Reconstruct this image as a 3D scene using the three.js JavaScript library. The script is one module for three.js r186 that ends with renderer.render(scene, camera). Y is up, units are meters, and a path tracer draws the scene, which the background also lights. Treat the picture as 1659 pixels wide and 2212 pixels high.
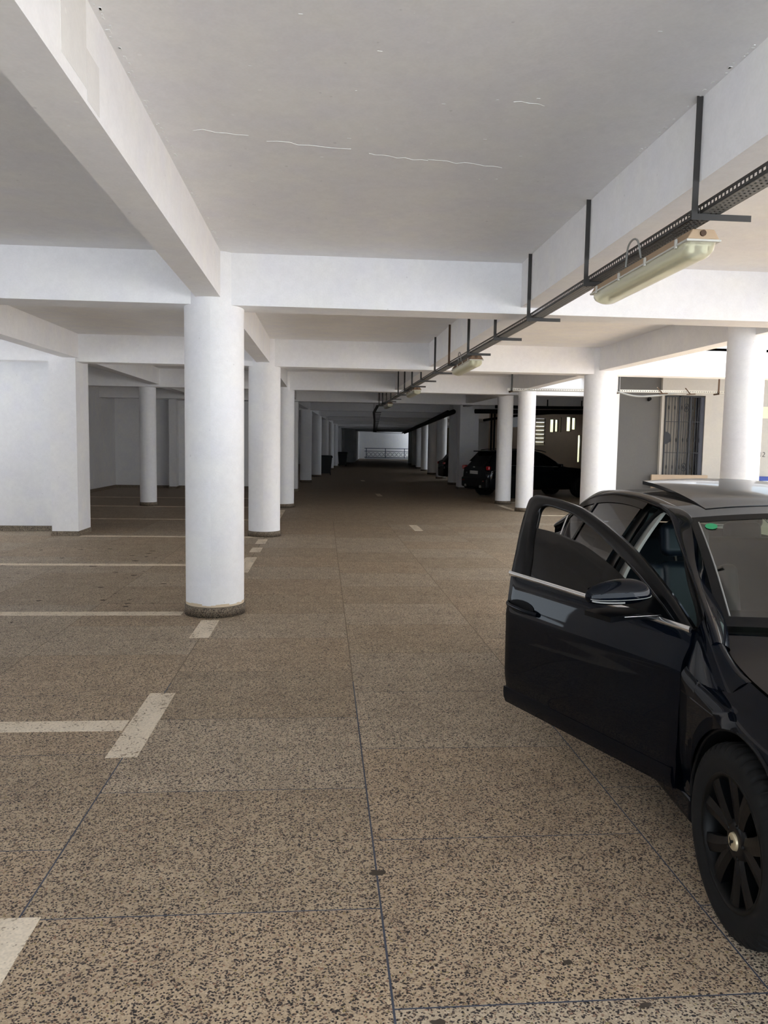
import * as THREE from 'three';
import { mergeGeometries } from 'three/addons/utils/BufferGeometryUtils.js';
import { RoundedBoxGeometry } from 'three/addons/geometries/RoundedBoxGeometry.js';
import { TextGeometry } from 'three/addons/geometries/TextGeometry.js';
import { FontLoader } from 'three/addons/loaders/FontLoader.js';

// ---------------------------------------------------------------- camera, sky, sun, exposure
// Plan coordinates: X right, y up, Z ahead (three's z = -Z).
const scene = new THREE.Scene();
const camera = new THREE.PerspectiveCamera(2 * Math.atan(1106 / 1631.2) * 180 / Math.PI, 1659 / 2212, 0.05, 400);
{
  const pitch = 0.08594, yaw = 0.08072, roll = 0.015965;
  const fw = new THREE.Vector3(Math.sin(yaw) * Math.cos(pitch), -Math.sin(pitch), -Math.cos(yaw) * Math.cos(pitch));
  const rt = new THREE.Vector3(Math.cos(yaw), 0, Math.sin(yaw));
  const up = new THREE.Vector3().crossVectors(rt, fw);
  const r2 = rt.clone().multiplyScalar(Math.cos(roll)).addScaledVector(up, Math.sin(roll));
  const u2 = rt.clone().multiplyScalar(-Math.sin(roll)).addScaledVector(up, Math.cos(roll));
  camera.position.set(0, 1.65, 0);
  camera.quaternion.setFromRotationMatrix(new THREE.Matrix4().makeBasis(r2, u2, fw.clone().negate()));
}
scene.background = new THREE.Color().setRGB(0.80, 0.90, 1.0);
scene.backgroundIntensity = 1.0;
const sun = new THREE.DirectionalLight(new THREE.Color().setRGB(0.985, 0.985, 0.985), 6.6);
sun.position.set(-14, 62, -30);
sun.target.position.set(0, 0, 0);
sun.castShadow = true;
sun.shadow.mapSize.set(4096, 4096);
Object.assign(sun.shadow.camera, { left: -90, right: 90, top: 90, bottom: -90, near: 1, far: 220 });
scene.add(sun, sun.target);
const renderer = new THREE.WebGLRenderer({ antialias: true });
renderer.toneMapping = THREE.LinearToneMapping;
renderer.toneMappingExposure = 3.6;
renderer.shadowMap.enabled = true;

// ---------------------------------------------------------------- helpers
let seed = 12345;
const rnd = () => { seed = (seed + 0x6d2b79f5) | 0; let t = Math.imul(seed ^ (seed >>> 15), 1 | seed); t = (t + Math.imul(t ^ (t >>> 7), 61 | t)) ^ t; return ((t ^ (t >>> 14)) >>> 0) / 4294967296; };
const rr = (a, b) => a + (b - a) * rnd();
const lerp = (a, b, t) => a + (b - a) * t;
const clamp = (v, a, b) => Math.min(b, Math.max(a, v));
const used = new Map();
function numbered(n) { const k = used.get(n) ?? 0; used.set(n, k + 1); return k ? n + '_' + String(k).padStart(3, '0') : n; }
function lin(xs, ys) { return (x) => { if (x <= xs[0]) return ys[0]; for (let i = 1; i < xs.length; i++) if (x <= xs[i]) return lerp(ys[i - 1], ys[i], (x - xs[i - 1]) / (xs[i] - xs[i - 1])); return ys[ys.length - 1]; }; }
function cub(xs, ys) {           // smooth curve through points
  const n = xs.length, m = xs.map((_, i) => { const a = Math.max(0, i - 1), b = Math.min(n - 1, i + 1); return (ys[b] - ys[a]) / (xs[b] - xs[a]); });
  return (x) => {
    if (x <= xs[0]) return ys[0]; if (x >= xs[n - 1]) return ys[n - 1];
    let i = 1; while (x > xs[i]) i++;
    const h = xs[i] - xs[i - 1], t = (x - xs[i - 1]) / h, t2 = t * t, t3 = t2 * t;
    return (2 * t3 - 3 * t2 + 1) * ys[i - 1] + (t3 - 2 * t2 + t) * h * m[i - 1] + (-2 * t3 + 3 * t2) * ys[i] + (t3 - t2) * h * m[i];
  };
}
function geoFrom(pos, uv, idx) {
  const g = new THREE.BufferGeometry();
  g.setAttribute('position', new THREE.Float32BufferAttribute(pos, 3));
  g.setAttribute('uv', new THREE.Float32BufferAttribute(uv, 2));
  g.setIndex(idx); g.computeVertexNormals(); return g;
}
// an axis-aligned box in plan coordinates, uv in metres; f may bend its corner points
function bx(X0, X1, y0, y1, Z0, Z1, f) {
  const pos = [], uv = [], idx = [];
  const quad = (a, b, c, d, k) => { const o = pos.length / 3; for (const p of [a, b, c, d]) { const q = f ? f(p) : p; pos.push(q[0], q[1], -q[2]); uv.push(...(k === 0 ? [p[2], p[1]] : k === 1 ? [p[0], p[2]] : [p[0], p[1]])); } idx.push(o, o + 1, o + 2, o, o + 2, o + 3); };
  quad([X0, y0, Z0], [X1, y0, Z0], [X1, y1, Z0], [X0, y1, Z0], 2);
  quad([X1, y0, Z1], [X0, y0, Z1], [X0, y1, Z1], [X1, y1, Z1], 2);
  quad([X0, y0, Z1], [X0, y0, Z0], [X0, y1, Z0], [X0, y1, Z1], 0);
  quad([X1, y0, Z0], [X1, y0, Z1], [X1, y1, Z1], [X1, y1, Z0], 0);
  quad([X0, y1, Z0], [X1, y1, Z0], [X1, y1, Z1], [X0, y1, Z1], 1);
  quad([X0, y0, Z1], [X1, y0, Z1], [X1, y0, Z0], [X0, y0, Z0], 1);
  return geoFrom(pos, uv, idx);
}
const cbx = (x, y, Z, w, h, d) => bx(x - w / 2, x + w / 2, y - h / 2, y + h / 2, Z - d / 2, Z + d / 2);
const merge = (a) => mergeGeometries(a.map((g) => { const h = g.index ? g.toNonIndexed() : g; for (const k of Object.keys(h.attributes)) if (!['position', 'normal', 'uv'].includes(k)) h.deleteAttribute(k); return h; }));
function mesh(name, g, m, parent) {
  const geo = Array.isArray(g) ? merge(g) : g;
  const o = new THREE.Mesh(geo, m); o.name = parent === scene ? numbered(name) : name; o.castShadow = o.receiveShadow = true;
  parent.add(o); return o;
}
function thing(name, label, category, group, at = [0, 0, 0], turn = 0) {
  const o = new THREE.Group(); o.name = numbered(name); o.position.set(at[0], at[1], -at[2]); o.rotation.y = turn;
  o.userData = { label, category }; if (group) o.userData.group = group; scene.add(o); return o;
}
function tag(o, label, category, group) { Object.assign(o.userData, { label, category }); if (group) o.userData.group = group; return o; }
function struct(name, g, m, label, category) { const o = mesh(name, g, m, scene); o.userData = { kind: 'structure', label, category }; return o; }
// bar between two points (three coordinates), rectangular
function bar(a, b, w, h, upv = [0, 1, 0]) {
  const A = new THREE.Vector3(...a), B = new THREE.Vector3(...b), d = B.clone().sub(A), len = d.length(); d.normalize();
  let u = new THREE.Vector3(...upv); if (Math.abs(u.dot(d)) > 0.98) u = new THREE.Vector3(1, 0, 0.01);
  const x = new THREE.Vector3().crossVectors(u, d).normalize(), y = new THREE.Vector3().crossVectors(d, x);
  const g = new THREE.BoxGeometry(w, h, len); g.applyMatrix4(new THREE.Matrix4().makeBasis(x, y, d).setPosition(A.add(B).multiplyScalar(0.5))); return g;
}
const tube = (pts, r, seg = 24, rs = 8) => new THREE.TubeGeometry(new THREE.CatmullRomCurve3(pts.map((p) => new THREE.Vector3(...p))), seg, r, rs);
function cyl(r0, r1, h, seg = 48, open = false) { return new THREE.CylinderGeometry(r1, r0, h, seg, 1, open).translate(0, h / 2, 0); }
function rbox(w, h, d, r, x = 0, y = 0, z = 0) { return new RoundedBoxGeometry(w, h, d, 3, r).translate(x, y, z); }
// grid surface through fn(i, j) -> [x, y, z] (three coordinates)
function grid(ni, nj, fn, uvf) {
  const pos = [], uv = [], idx = [];
  for (let i = 0; i <= ni; i++) for (let j = 0; j <= nj; j++) { const p = fn(i / ni, j / nj, i, j); pos.push(...p); uv.push(...(uvf ? uvf(p) : [i / ni, j / nj])); }
  for (let i = 0; i < ni; i++) for (let j = 0; j < nj; j++) { const a = i * (nj + 1) + j, b = a + nj + 1; idx.push(a, b, b + 1, a, b + 1, a + 1); }
  return geoFrom(pos, uv, idx);
}
// closed shell: the surface, the same moved by off(p), and the rim between them
function shell(ni, nj, fn, off) {
  const inner = (u, v, i, j) => { const p = fn(u, v, i, j), o = typeof off === 'function' ? off(p, u, v) : off; return [p[0] + o[0], p[1] + o[1], p[2] + o[2]]; };
  const edge = (n, at) => grid(n, 1, (t, k, i) => { const [u, v, ii, jj] = at(t, i); return k ? inner(u, v, ii, jj) : fn(u, v, ii, jj); });
  return merge([grid(ni, nj, fn), grid(ni, nj, inner), edge(ni, (t, i) => [t, 0, i, 0]), edge(ni, (t, i) => [t, 1, i, nj]), edge(nj, (t, j) => [0, t, 0, j]), edge(nj, (t, j) => [1, t, ni, j])]);
}

// ---------------------------------------------------------------- textures and materials
function noiseGrid(n, cells) {   // tileable value noise
  const v = new Float32Array(cells * cells).map(() => rnd()), out = new Float32Array(n * n);
  for (let y = 0; y < n; y++) for (let x = 0; x < n; x++) {
    const fx = x / n * cells, fy = y / n * cells, x0 = Math.floor(fx), y0 = Math.floor(fy); let tx = fx - x0, ty = fy - y0; tx = tx * tx * (3 - 2 * tx); ty = ty * ty * (3 - 2 * ty);
    const g = (a, b) => v[((b + cells) % cells) * cells + (a + cells) % cells];
    out[y * n + x] = lerp(lerp(g(x0, y0), g(x0 + 1, y0), tx), lerp(g(x0, y0 + 1), g(x0 + 1, y0 + 1), tx), ty);
  }
  return out;
}
function texture(n, data, srgb, rep = 1) {
  const t = new THREE.DataTexture(data, n, n); t.wrapS = t.wrapT = THREE.RepeatWrapping; t.magFilter = THREE.LinearFilter; t.minFilter = THREE.LinearMipmapLinearFilter; t.generateMipmaps = true;
  if (srgb) t.colorSpace = THREE.SRGBColorSpace; t.repeat.set(rep, rep); t.needsUpdate = true; return t;
}
// washed pebble concrete: 1.6 m square
const PEB = 1.6;
const pebble = (() => {
  const n = 2048, c = new Uint8Array(n * n * 4), b = new Uint8Array(n * n * 4), n1 = noiseGrid(n, 12), n2 = noiseGrid(n, 420), n3 = noiseGrid(n, 40);
  for (let i = 0; i < n * n; i++) {
    const t = (n2[i] - 0.5) * 40 + (n1[i] - 0.5) * 16 + (n3[i] - 0.5) * 14;
    c[i * 4] = clamp(186 + t, 0, 255); c[i * 4 + 1] = clamp(168 + t, 0, 255); c[i * 4 + 2] = clamp(144 + t * 0.9, 0, 255); c[i * 4 + 3] = 255;
    b[i * 4] = b[i * 4 + 1] = b[i * 4 + 2] = 100 + n2[i] * 40; b[i * 4 + 3] = 255;
  }
  const kinds = [[50, 45, 45, 0.34], [70, 59, 55, 0.22], [104, 88, 76, 0.14], [142, 119, 97, 0.08], [158, 126, 106, 0.07], [158, 142, 104, 0.07], [196, 182, 160, 0.05], [120, 105, 94, 0.03]];
  for (let k = 0; k < 36000; k++) {
    let r = rnd(), col = kinds[0]; for (const q of kinds) { if ((r -= q[3]) < 0) { col = q; break; } }
    const big = rnd() < 0.05 ? 1.45 : 1, A = rr(3.2, 7.0) * big, B = A * rr(0.45, 0.8), th = rr(-1, 1) * 1.1 + (rnd() < 0.3 ? Math.PI / 2 : 0), ct = Math.cos(th), st = Math.sin(th), cx = rnd() * n, cy = rnd() * n, m = Math.ceil(A + 1), v = rr(-12, 12);
    for (let y = -m; y <= m; y++) for (let x = -m; x <= m; x++) {
      const u = (x * ct + y * st) / A, w = (-x * st + y * ct) / B, d = u * u + w * w; if (d > 1) continue;
      const i = ((((cy + y) | 0) + n) % n) * n + ((((cx + x) | 0) + n) % n), al = clamp((1 - d) * 3.2, 0, 1);
      for (let q = 0; q < 3; q++) c[i * 4 + q] = clamp(lerp(c[i * 4 + q], col[q] + v + (n2[i] - 0.5) * 14, al), 0, 255);
      const h = 130 + 110 * Math.sqrt(1 - d); b[i * 4] = b[i * 4 + 1] = b[i * 4 + 2] = Math.max(b[i * 4], h);
    }
  }
  return { map: texture(n, c, true, 1 / PEB), bump: texture(n, b, false, 1 / PEB) };
})();
const plaster = (() => {         // 4 m square, brushed emulsion on rough render
  const n = 1024, c = new Uint8Array(n * n * 4), b = new Uint8Array(n * n * 4), a1 = noiseGrid(n, 5), a2 = noiseGrid(n, 23), a3 = noiseGrid(n, 90), a4 = noiseGrid(n, 400);
  for (let i = 0; i < n * n; i++) {
    const v = 243 + (a1[i] - 0.5) * 8 + (a2[i] - 0.5) * 5 + (a3[i] - 0.5) * 4 + (a4[i] - 0.5) * 4, y = (a2[i] - 0.5) * 5;
    c[i * 4] = clamp(v + 1.5, 0, 255); c[i * 4 + 1] = clamp(v, 0, 255); c[i * 4 + 2] = clamp(v - y, 0, 255); c[i * 4 + 3] = 255;
    const h = 128 + (a2[i] - 0.5) * 50 + (a3[i] - 0.5) * 40 + (a4[i] - 0.5) * 50; b[i * 4] = b[i * 4 + 1] = b[i * 4 + 2] = clamp(h, 0, 255); b[i * 4 + 3] = 255;
  }
  for (let k = 0; k < 90; k++) {  // small chips and specks
    const x0 = rnd() * n, y0 = rnd() * n, R = rr(0.8, 2.4), d = rnd() < 0.5 ? -16 : 8;
    for (let y = -3; y <= 3; y++) for (let x = -3; x <= 3; x++) if (x * x + y * y < R * R) { const i = ((((y0 + y) | 0) + n) % n) * n + ((((x0 + x) | 0) + n) % n); for (let q = 0; q < 3; q++) c[i * 4 + q] = clamp(c[i * 4 + q] + d, 0, 255); }
  }
  return { map: texture(n, c, true, 0.25), bump: texture(n, b, false, 0.25) };
})();
const paintTex = (() => {        // worn road paint over the pebbles, 1 m square
  const n = 512, c = new Uint8Array(n * n * 4), a1 = noiseGrid(n, 9), a2 = noiseGrid(n, 60), a3 = noiseGrid(n, 150);
  for (let i = 0; i < n * n; i++) {
    const w = a3[i] * 0.55 + a2[i] * 0.3 + a1[i] * 0.15, k = clamp((w - 0.25) * 10, 0, 1), v = (a1[i] - 0.5) * 16 + (a3[i] - 0.5) * 26;
    c[i * 4] = clamp(lerp(150, 230 + v, k), 0, 255); c[i * 4 + 1] = clamp(lerp(134, 219 + v, k), 0, 255); c[i * 4 + 2] = clamp(lerp(115, 202 + v, k), 0, 255); c[i * 4 + 3] = 255;
  }
  return texture(n, c, true);
})();
const std = (col, rough, o = {}) => new THREE.MeshStandardMaterial({ color: new THREE.Color(col), roughness: rough, side: THREE.DoubleSide, ...o });
const phys = (col, rough, o = {}) => new THREE.MeshPhysicalMaterial({ color: new THREE.Color(col), roughness: rough, side: THREE.DoubleSide, ...o });
const M = {
  wall: std('#ffffff', 0.85, { map: plaster.map, bumpMap: plaster.bump, bumpScale: 0.0015 }),
  greyWall: std('#636260', 0.85, { map: plaster.map, bumpMap: plaster.bump, bumpScale: 0.0015 }),
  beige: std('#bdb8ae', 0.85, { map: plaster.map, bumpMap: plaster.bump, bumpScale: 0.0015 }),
  tanWall: std('#b8a48c', 0.85, { map: plaster.map, bumpMap: plaster.bump, bumpScale: 0.0015 }),
  cream: std('#efe4c6', 0.85, { map: plaster.map, bumpMap: plaster.bump, bumpScale: 0.0015 }),
  floor: [std('#ffffff', 0.62, { map: pebble.map, bumpMap: pebble.bump, bumpScale: 0.003 }), std('#f3efe9', 0.62, { map: pebble.map, bumpMap: pebble.bump, bumpScale: 0.003 }), std('#fbf5ee', 0.62, { map: pebble.map, bumpMap: pebble.bump, bumpScale: 0.003 })],
  shadeTintFloor: std('#efeae4', 0.66, { map: pebble.map, bumpMap: pebble.bump, bumpScale: 0.003 }),  // pebble floor with far-hall shade put into its tint
  plinth: std('#c4c5c6', 0.7, { map: pebble.map, bumpMap: pebble.bump, bumpScale: 0.003 }),
  strip: std('#454c5c', 0.6),
  dustStrip: std('#7d7060', 0.9), bed: std('#6b6152', 0.9),
  paint: std('#fffaf2', 0.7, { map: paintTex }),
  ground: std('#cbd0d6', 0.9),
  steel: std('#3a3836', 0.55, { metalness: 0.3 }),
  galv: std('#8a8986', 0.5, { metalness: 0.4 }),
  rust: std('#55402f', 0.7, { metalness: 0.2 }),
  cable: std('#2b2b2b', 0.6), cableGrey: std('#8a8a86', 0.6),
  crack: std('#f4f4f2', 0.9), patch: std('#f0efec', 0.9, { map: plaster.map }), stain: std('#4a4036', 0.95), scuff: std('#b99f78', 0.9), grime: std('#d9c6aa', 0.9),
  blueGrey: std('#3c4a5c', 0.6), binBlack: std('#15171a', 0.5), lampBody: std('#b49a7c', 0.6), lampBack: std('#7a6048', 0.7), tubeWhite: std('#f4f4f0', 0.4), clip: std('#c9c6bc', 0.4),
  diffuser: phys('#f3f1de', 0.32, { transmission: 0.75, thickness: 0, ior: 1.45 }),
  dark: phys('#0a0b0d', 0.75, { specularIntensity: 0.4 }), numeral: std('#2b2b2e', 0.8), iron: std('#14161c', 0.5, { metalness: 0.3 }), navy: std('#10162a', 0.5),
  // cars
  carPaint: phys('#02060f', 0.5, { clearcoat: 0.5, clearcoatRoughness: 0.03, specularIntensity: 0.02 }),
  gloss: phys('#030406', 0.35, { clearcoat: 0.4, clearcoatRoughness: 0.05, specularIntensity: 0.1 }),
  plastic: phys('#07080b', 0.5, { specularIntensity: 0.5 }), rubber: phys('#0c0c0d', 0.8, { specularIntensity: 0.5 }), tyre: phys('#0e0e0e', 0.85, { specularIntensity: 0.6 }), rim: phys('#040508', 0.35, { specularIntensity: 0.5 }), rimBarrel: phys('#040506', 0.45, { specularIntensity: 0.4 }),
  chrome: std('#e6e6e6', 0.18, { metalness: 0.95 }), silver: std('#c8c6bf', 0.3, { metalness: 0.8 }), disc: std('#4b4a48', 0.4, { metalness: 0.9 }), lime: std('#5f9a2c', 0.5),
  leather: phys('#16202b', 0.42, { clearcoat: 0.15, clearcoatRoughness: 0.4 }), trim: std('#c9c6bd', 0.7), headliner: std('#b9b6ad', 0.9),
  glass: phys('#8fa39b', 0.02, { transmission: 1, thickness: 0, ior: 1.75 }),
  tint: phys('#5a6068', 0.03, { transmission: 0.92, thickness: 0, ior: 1.5 }),
  darkTint: phys('#0c0f15', 0.03, { transmission: 0.9, thickness: 0, ior: 1.5 }),
  pane: phys('#f2f4e4', 0.12, { transmission: 0.95, thickness: 0 }),
  green: std('#1f9a63', 0.5), red: phys('#a80f16', 0.15, { clearcoat: 1 }), plate: std('#d8d8d4', 0.5), mirrorGlass: std('#cfd4d8', 0.05, { metalness: 1 }), emblem: std('#cdbf9f', 0.35, { metalness: 0.5 }),
};

// heights of the structure: the soffits rise a little away from the entrance
const rise = lin([-20, 7.25, 13.65, 20.14, 26.6, 34.5, 120], [0, 0, 0.10, 0.165, 0.25, 0.285, 0.285]);
const HC = 3.415, HB = 3.0, HT = 2.94;
const lift = (p) => [p[0], p[1] + rise(p[2]), p[2]];

// ---------------------------------------------------------------- floor
{
  const floor = new THREE.Group(); floor.name = 'floor'; floor.userData = { kind: 'structure', label: 'brown washed-pebble slab floor of the garage', category: 'floor' }; scene.add(floor);
  const lanes = [-8.3, -7.1, -5.9, -4.7, -3.5, -2.27, -1.04, 0.22, 1.385, 2.6, 3.8, 5.0, 6.2, 7.4, 8.6, 9.8, 11.0], off = [0.1, 0.6, 0.15, 0.55, 0.1, 0.144, 0.646, 0.156, 0.6, 0.2, 0.65, 0.1, 0.5, 0.2, 0.6, 0.15];
  const D = 0.962, G = 0.0075, cache = new Map(), rest = [], strips = [], dusty = [], ZD = 5.2;
  function slabGeo(w, d, v) {
    const key = w.toFixed(3) + '|' + d.toFixed(3) + '|' + v; if (cache.has(key)) return cache.get(key);
    const g = bx(0, w, -0.05, 0, 0, d), uv = g.attributes.uv, ox = v * 0.37 + w, oz = v * 0.61;
    for (let i = 0; i < uv.count; i++) uv.setXY(i, uv.getX(i) + ox, uv.getY(i) + oz);
    cache.set(key, g); return g;
  }
  const ZMAX = 16.6, ZMIN = -4;
  for (let n = 0; n < lanes.length - 1; n++) {
    const a = lanes[n] + G / 2, b = lanes[n + 1] - G / 2;
    strips.push(bx(lanes[n] - G / 2, lanes[n] + G / 2, -0.05, -0.0012, ZMIN, ZD)); dusty.push(bx(lanes[n] - G / 2, lanes[n] + G / 2, -0.05, -0.0004, ZD, ZMAX));
    let z = ZMIN; const first = Math.ceil((ZMIN - off[n]) / D) * D + off[n];
    for (let e = first <= ZMIN + 0.02 ? first + D : first; z < ZMAX - 0.01; e += D) {
      const z1 = Math.min(e, ZMAX), d = z1 - z - G;
      if (d > 0.02) {
        const zc = z1, seen = zc > 1.4 && b > -0.47 * zc - 0.1 && a < 0.66 * zc + 0.1, g = slabGeo(b - a, d, Math.floor(rnd() * 5));
        if (seen) { const o = mesh('slab', g, M.floor[Math.floor(rnd() * 3)], floor); o.position.set(a, 0, -(z + G / 2)); } else rest.push(g.clone().translate(a, 0, -(z + G / 2)));
      }
      (z1 < ZD ? strips : dusty).push(bx(a, b, -0.05, z1 < ZD ? -0.0012 : -0.0004, z1 - G / 2, z1 + G / 2)); z = z1;
    }
  }
  const r = mesh('slab_field', rest, M.floor[0], floor); r.userData.kind = 'stuff';
  const s = mesh('divider_strips', strips, M.strip, floor); s.userData.kind = 'stuff'; s.userData.label = 'thin blue-grey divider strips between slabs';
  mesh('dusty_strips', dusty, M.dustStrip, floor).userData.kind = 'stuff';
  mesh('far_paving', [bx(-12, 16, -0.05, 0, ZMAX, 27), bx(-12, lanes[0], -0.05, 0, ZMIN, ZMAX), bx(11, 16, -0.05, 0, ZMIN, ZMAX)], M.floor[1], floor);
  mesh('shade_tinted_paving', bx(-12, 16, -0.05, 0, 27, 112), M.shadeTintFloor, floor);  // slightly darker colour stands in for the shade of the far hall
  mesh('screed', bx(-12, 16, -0.2, -0.051, ZMIN, 112), M.bed, floor);
}
struct('floor_outside', bx(-80, 120, -0.5, -0.21, -90, 160), M.ground, 'pale ground outside the garage', 'ground');

// ---------------------------------------------------------------- ceiling, walls
const S2 = { O: [-0.80, 34.5], ph: 3.7 * Math.PI / 180 };          // the far half of the hall turns a little to the right
const s2 = (u, w) => [S2.O[0] + u * Math.cos(S2.ph) + w * Math.sin(S2.ph), S2.O[1] + w * Math.cos(S2.ph) - u * Math.sin(S2.ph)];
const turn2 = (p) => { const q = s2(p[0], p[2]); return [q[0], p[1], q[1]]; };
const lift2 = (p) => { const q = s2(p[0], p[2]); return [q[0], p[1] + 0.285, q[1]]; };
{
  const c = [];
  const knots = [-3.0, 7.25, 13.65, 20.14, 26.6, 31];
  for (let i = 0; i < 5; i++) c.push(bx(-10.2, [8.2, 5.6, 6.0, 14.4, 14.4][i], HC, HC + 0.3, knots[i], knots[i + 1], lift));
  c.push(bx(6.9, 14.4, HC, HC + 0.3, 13.65, 20.14, lift));  // roof slit added beside the right row to let daylight down
  c.push(bx(-6, 17, HC, HC + 0.3, -4, 46, lift2), bx(0.9, 10.25, HC, HC + 0.3, 46, 72, lift2), bx(14, 14.4, HC, HC + 0.3, 20, 39, lift));
  const ceil = struct('ceiling', c, M.wall, 'white painted concrete ceiling slab', 'ceiling');
  // hairline cracks and repaired blemishes in the near bay
  const ribbon = (pts, w) => { const g = []; for (let i = 1; i < pts.length; i++) g.push(bar([pts[i - 1][0], HC - 0.0006, -pts[i - 1][1]], [pts[i][0], HC - 0.0006, -pts[i][1]], w * rr(0.4, 1.0), 0.0025)); return g; };
  const walk = (x0, x1, z0, z1, n, j) => Array.from({ length: n + 1 }, (_, i) => [lerp(x0, x1, i / n) + rr(-j, j) * 0.3, lerp(z0, z1, i / n) + rr(-j, j)]);
  mesh('plaster_crack', ribbon(walk(-0.75, -0.45, 4.5, 4.55, 5, 0.02), 0.006), M.crack, ceil);
  mesh('plaster_crack', ribbon(walk(-0.35, 0.15, 4.62, 4.66, 8, 0.02), 0.005), M.crack, ceil);
  mesh('plaster_crack', ribbon(walk(0.25, 0.62, 4.74, 4.8, 8, 0.02), 0.006), M.crack, ceil);
  mesh('plaster_crack', ribbon(walk(0.62, 1.1, 4.78, 4.85, 8, 0.02), 0.005), M.crack, ceil);
  mesh('plaster_crack', ribbon(walk(0.95, 1.12, 3.95, 3.98, 4, 0.01), 0.006), M.crack, ceil);
  const specks = []; for (let i = 0; i < 46; i++) { const x = rr(-0.85, 1.75), z = rr(3.2, 7), s = rr(0.004, 0.012); specks.push(cbx(x, HC - 0.0008, z, s * rr(1, 2.5), 0.0012, s)); }
  for (let i = 0; i < 60; i++) { const z = rr(3.3, 7), s = rr(0.005, 0.02); specks.push(cbx(1.86 - rr(0, 0.02), HC - 0.001, z, s * 0.7, 0.002, s)); specks.push(cbx(-0.95 + rr(0, 0.03), HC - 0.001, z, s * 0.6, 0.002, s * 1.5)); }
  mesh('plaster_specks', specks, M.crack, ceil).userData.kind = 'stuff';
}
// left side
struct('wall_front', [bx(-10.2, -4.4, -0.2, 3.8, -3.3, -3.0)], M.wall, 'white wall behind the camera on the left', 'wall');
struct('wall_left', [bx(-10.2, -9.9, -0.2, 3.8, -3.3, 9), bx(-10.2, -9.9, -0.2, 0.9, 9, 13.6), bx(-10.2, -9.9, 2.8, 3.8, 9, 13.6), bx(-10.2, -9.9, -0.2, 3.9, 13.6, 14.6)], M.wall, 'white wall at the left side', 'wall');  // gap in this wall added to throw light on the bay wall
struct('wall_bay', [bx(-9.9, -4.74, -0.2, 3.9, 14.33, 14.6)], M.wall, 'white wall closing the near left parking bay', 'wall');
struct('wall_alcove', [bx(-7.95, -7.65, -0.2, 3.9, 14.6, 28.9), bx(-7.65, -1.25, -0.2, 3.9, 28.6, 28.9)], M.wall, 'white walls of the far left parking alcove', 'wall');
struct('wall_hall', [bx(-5.2, -4.9, -0.2, 4.0, -5.6, 34, turn2), bx(-4.9, -1.6, -0.2, 4.0, 33.7, 34, turn2), bx(-1.8, -1.6, -0.2, 4.0, 34, 44, turn2), bx(-1.8, 1.0, -0.2, 4.0, 44, 44.3, turn2)], M.wall, 'white walls along the dark left side of the far hall', 'wall');
struct('baseboard_left', [bx(-9.9, -4.74, 0, 0.1, 14.29, 14.33), bx(-7.65, -7.61, 0, 0.1, 14.6, 28.56), bx(-7.65, -1.25, 0, 0.1, 28.56, 28.6)], M.plinth, 'grey pebble skirting along the left walls', 'baseboard');
// far end
struct('wall_end', [bx(-2, 60, -0.2, 9, 104, 104.4)], M.wall, 'pale wall closing the far end of the garage', 'wall');
struct('wall_end_side', [bx(0.9, 1.15, -0.2, 4.2, 44.3, 70.5, turn2), bx(10.0, 10.25, -0.2, 4.2, 46, 67, turn2)], M.wall, 'pale side wall of the lit far end', 'wall');  // right-hand wall added to cut the light at the far end
// right side of the far hall, with the opening to the court
struct('wall_court', [bx(10.0, 10.25, -0.2, 4.0, 8.5, 17, turn2), bx(10.0, 10.25, -0.2, 4.0, 21, 46, turn2), bx(10.0, 10.25, 2.75, 4.0, 17, 21, turn2), bx(10.0, 10.25, 2.75, 4.0, 3.4, 8.5, turn2)], M.wall, 'white right wall of the far hall with a wide opening', 'wall');
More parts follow.
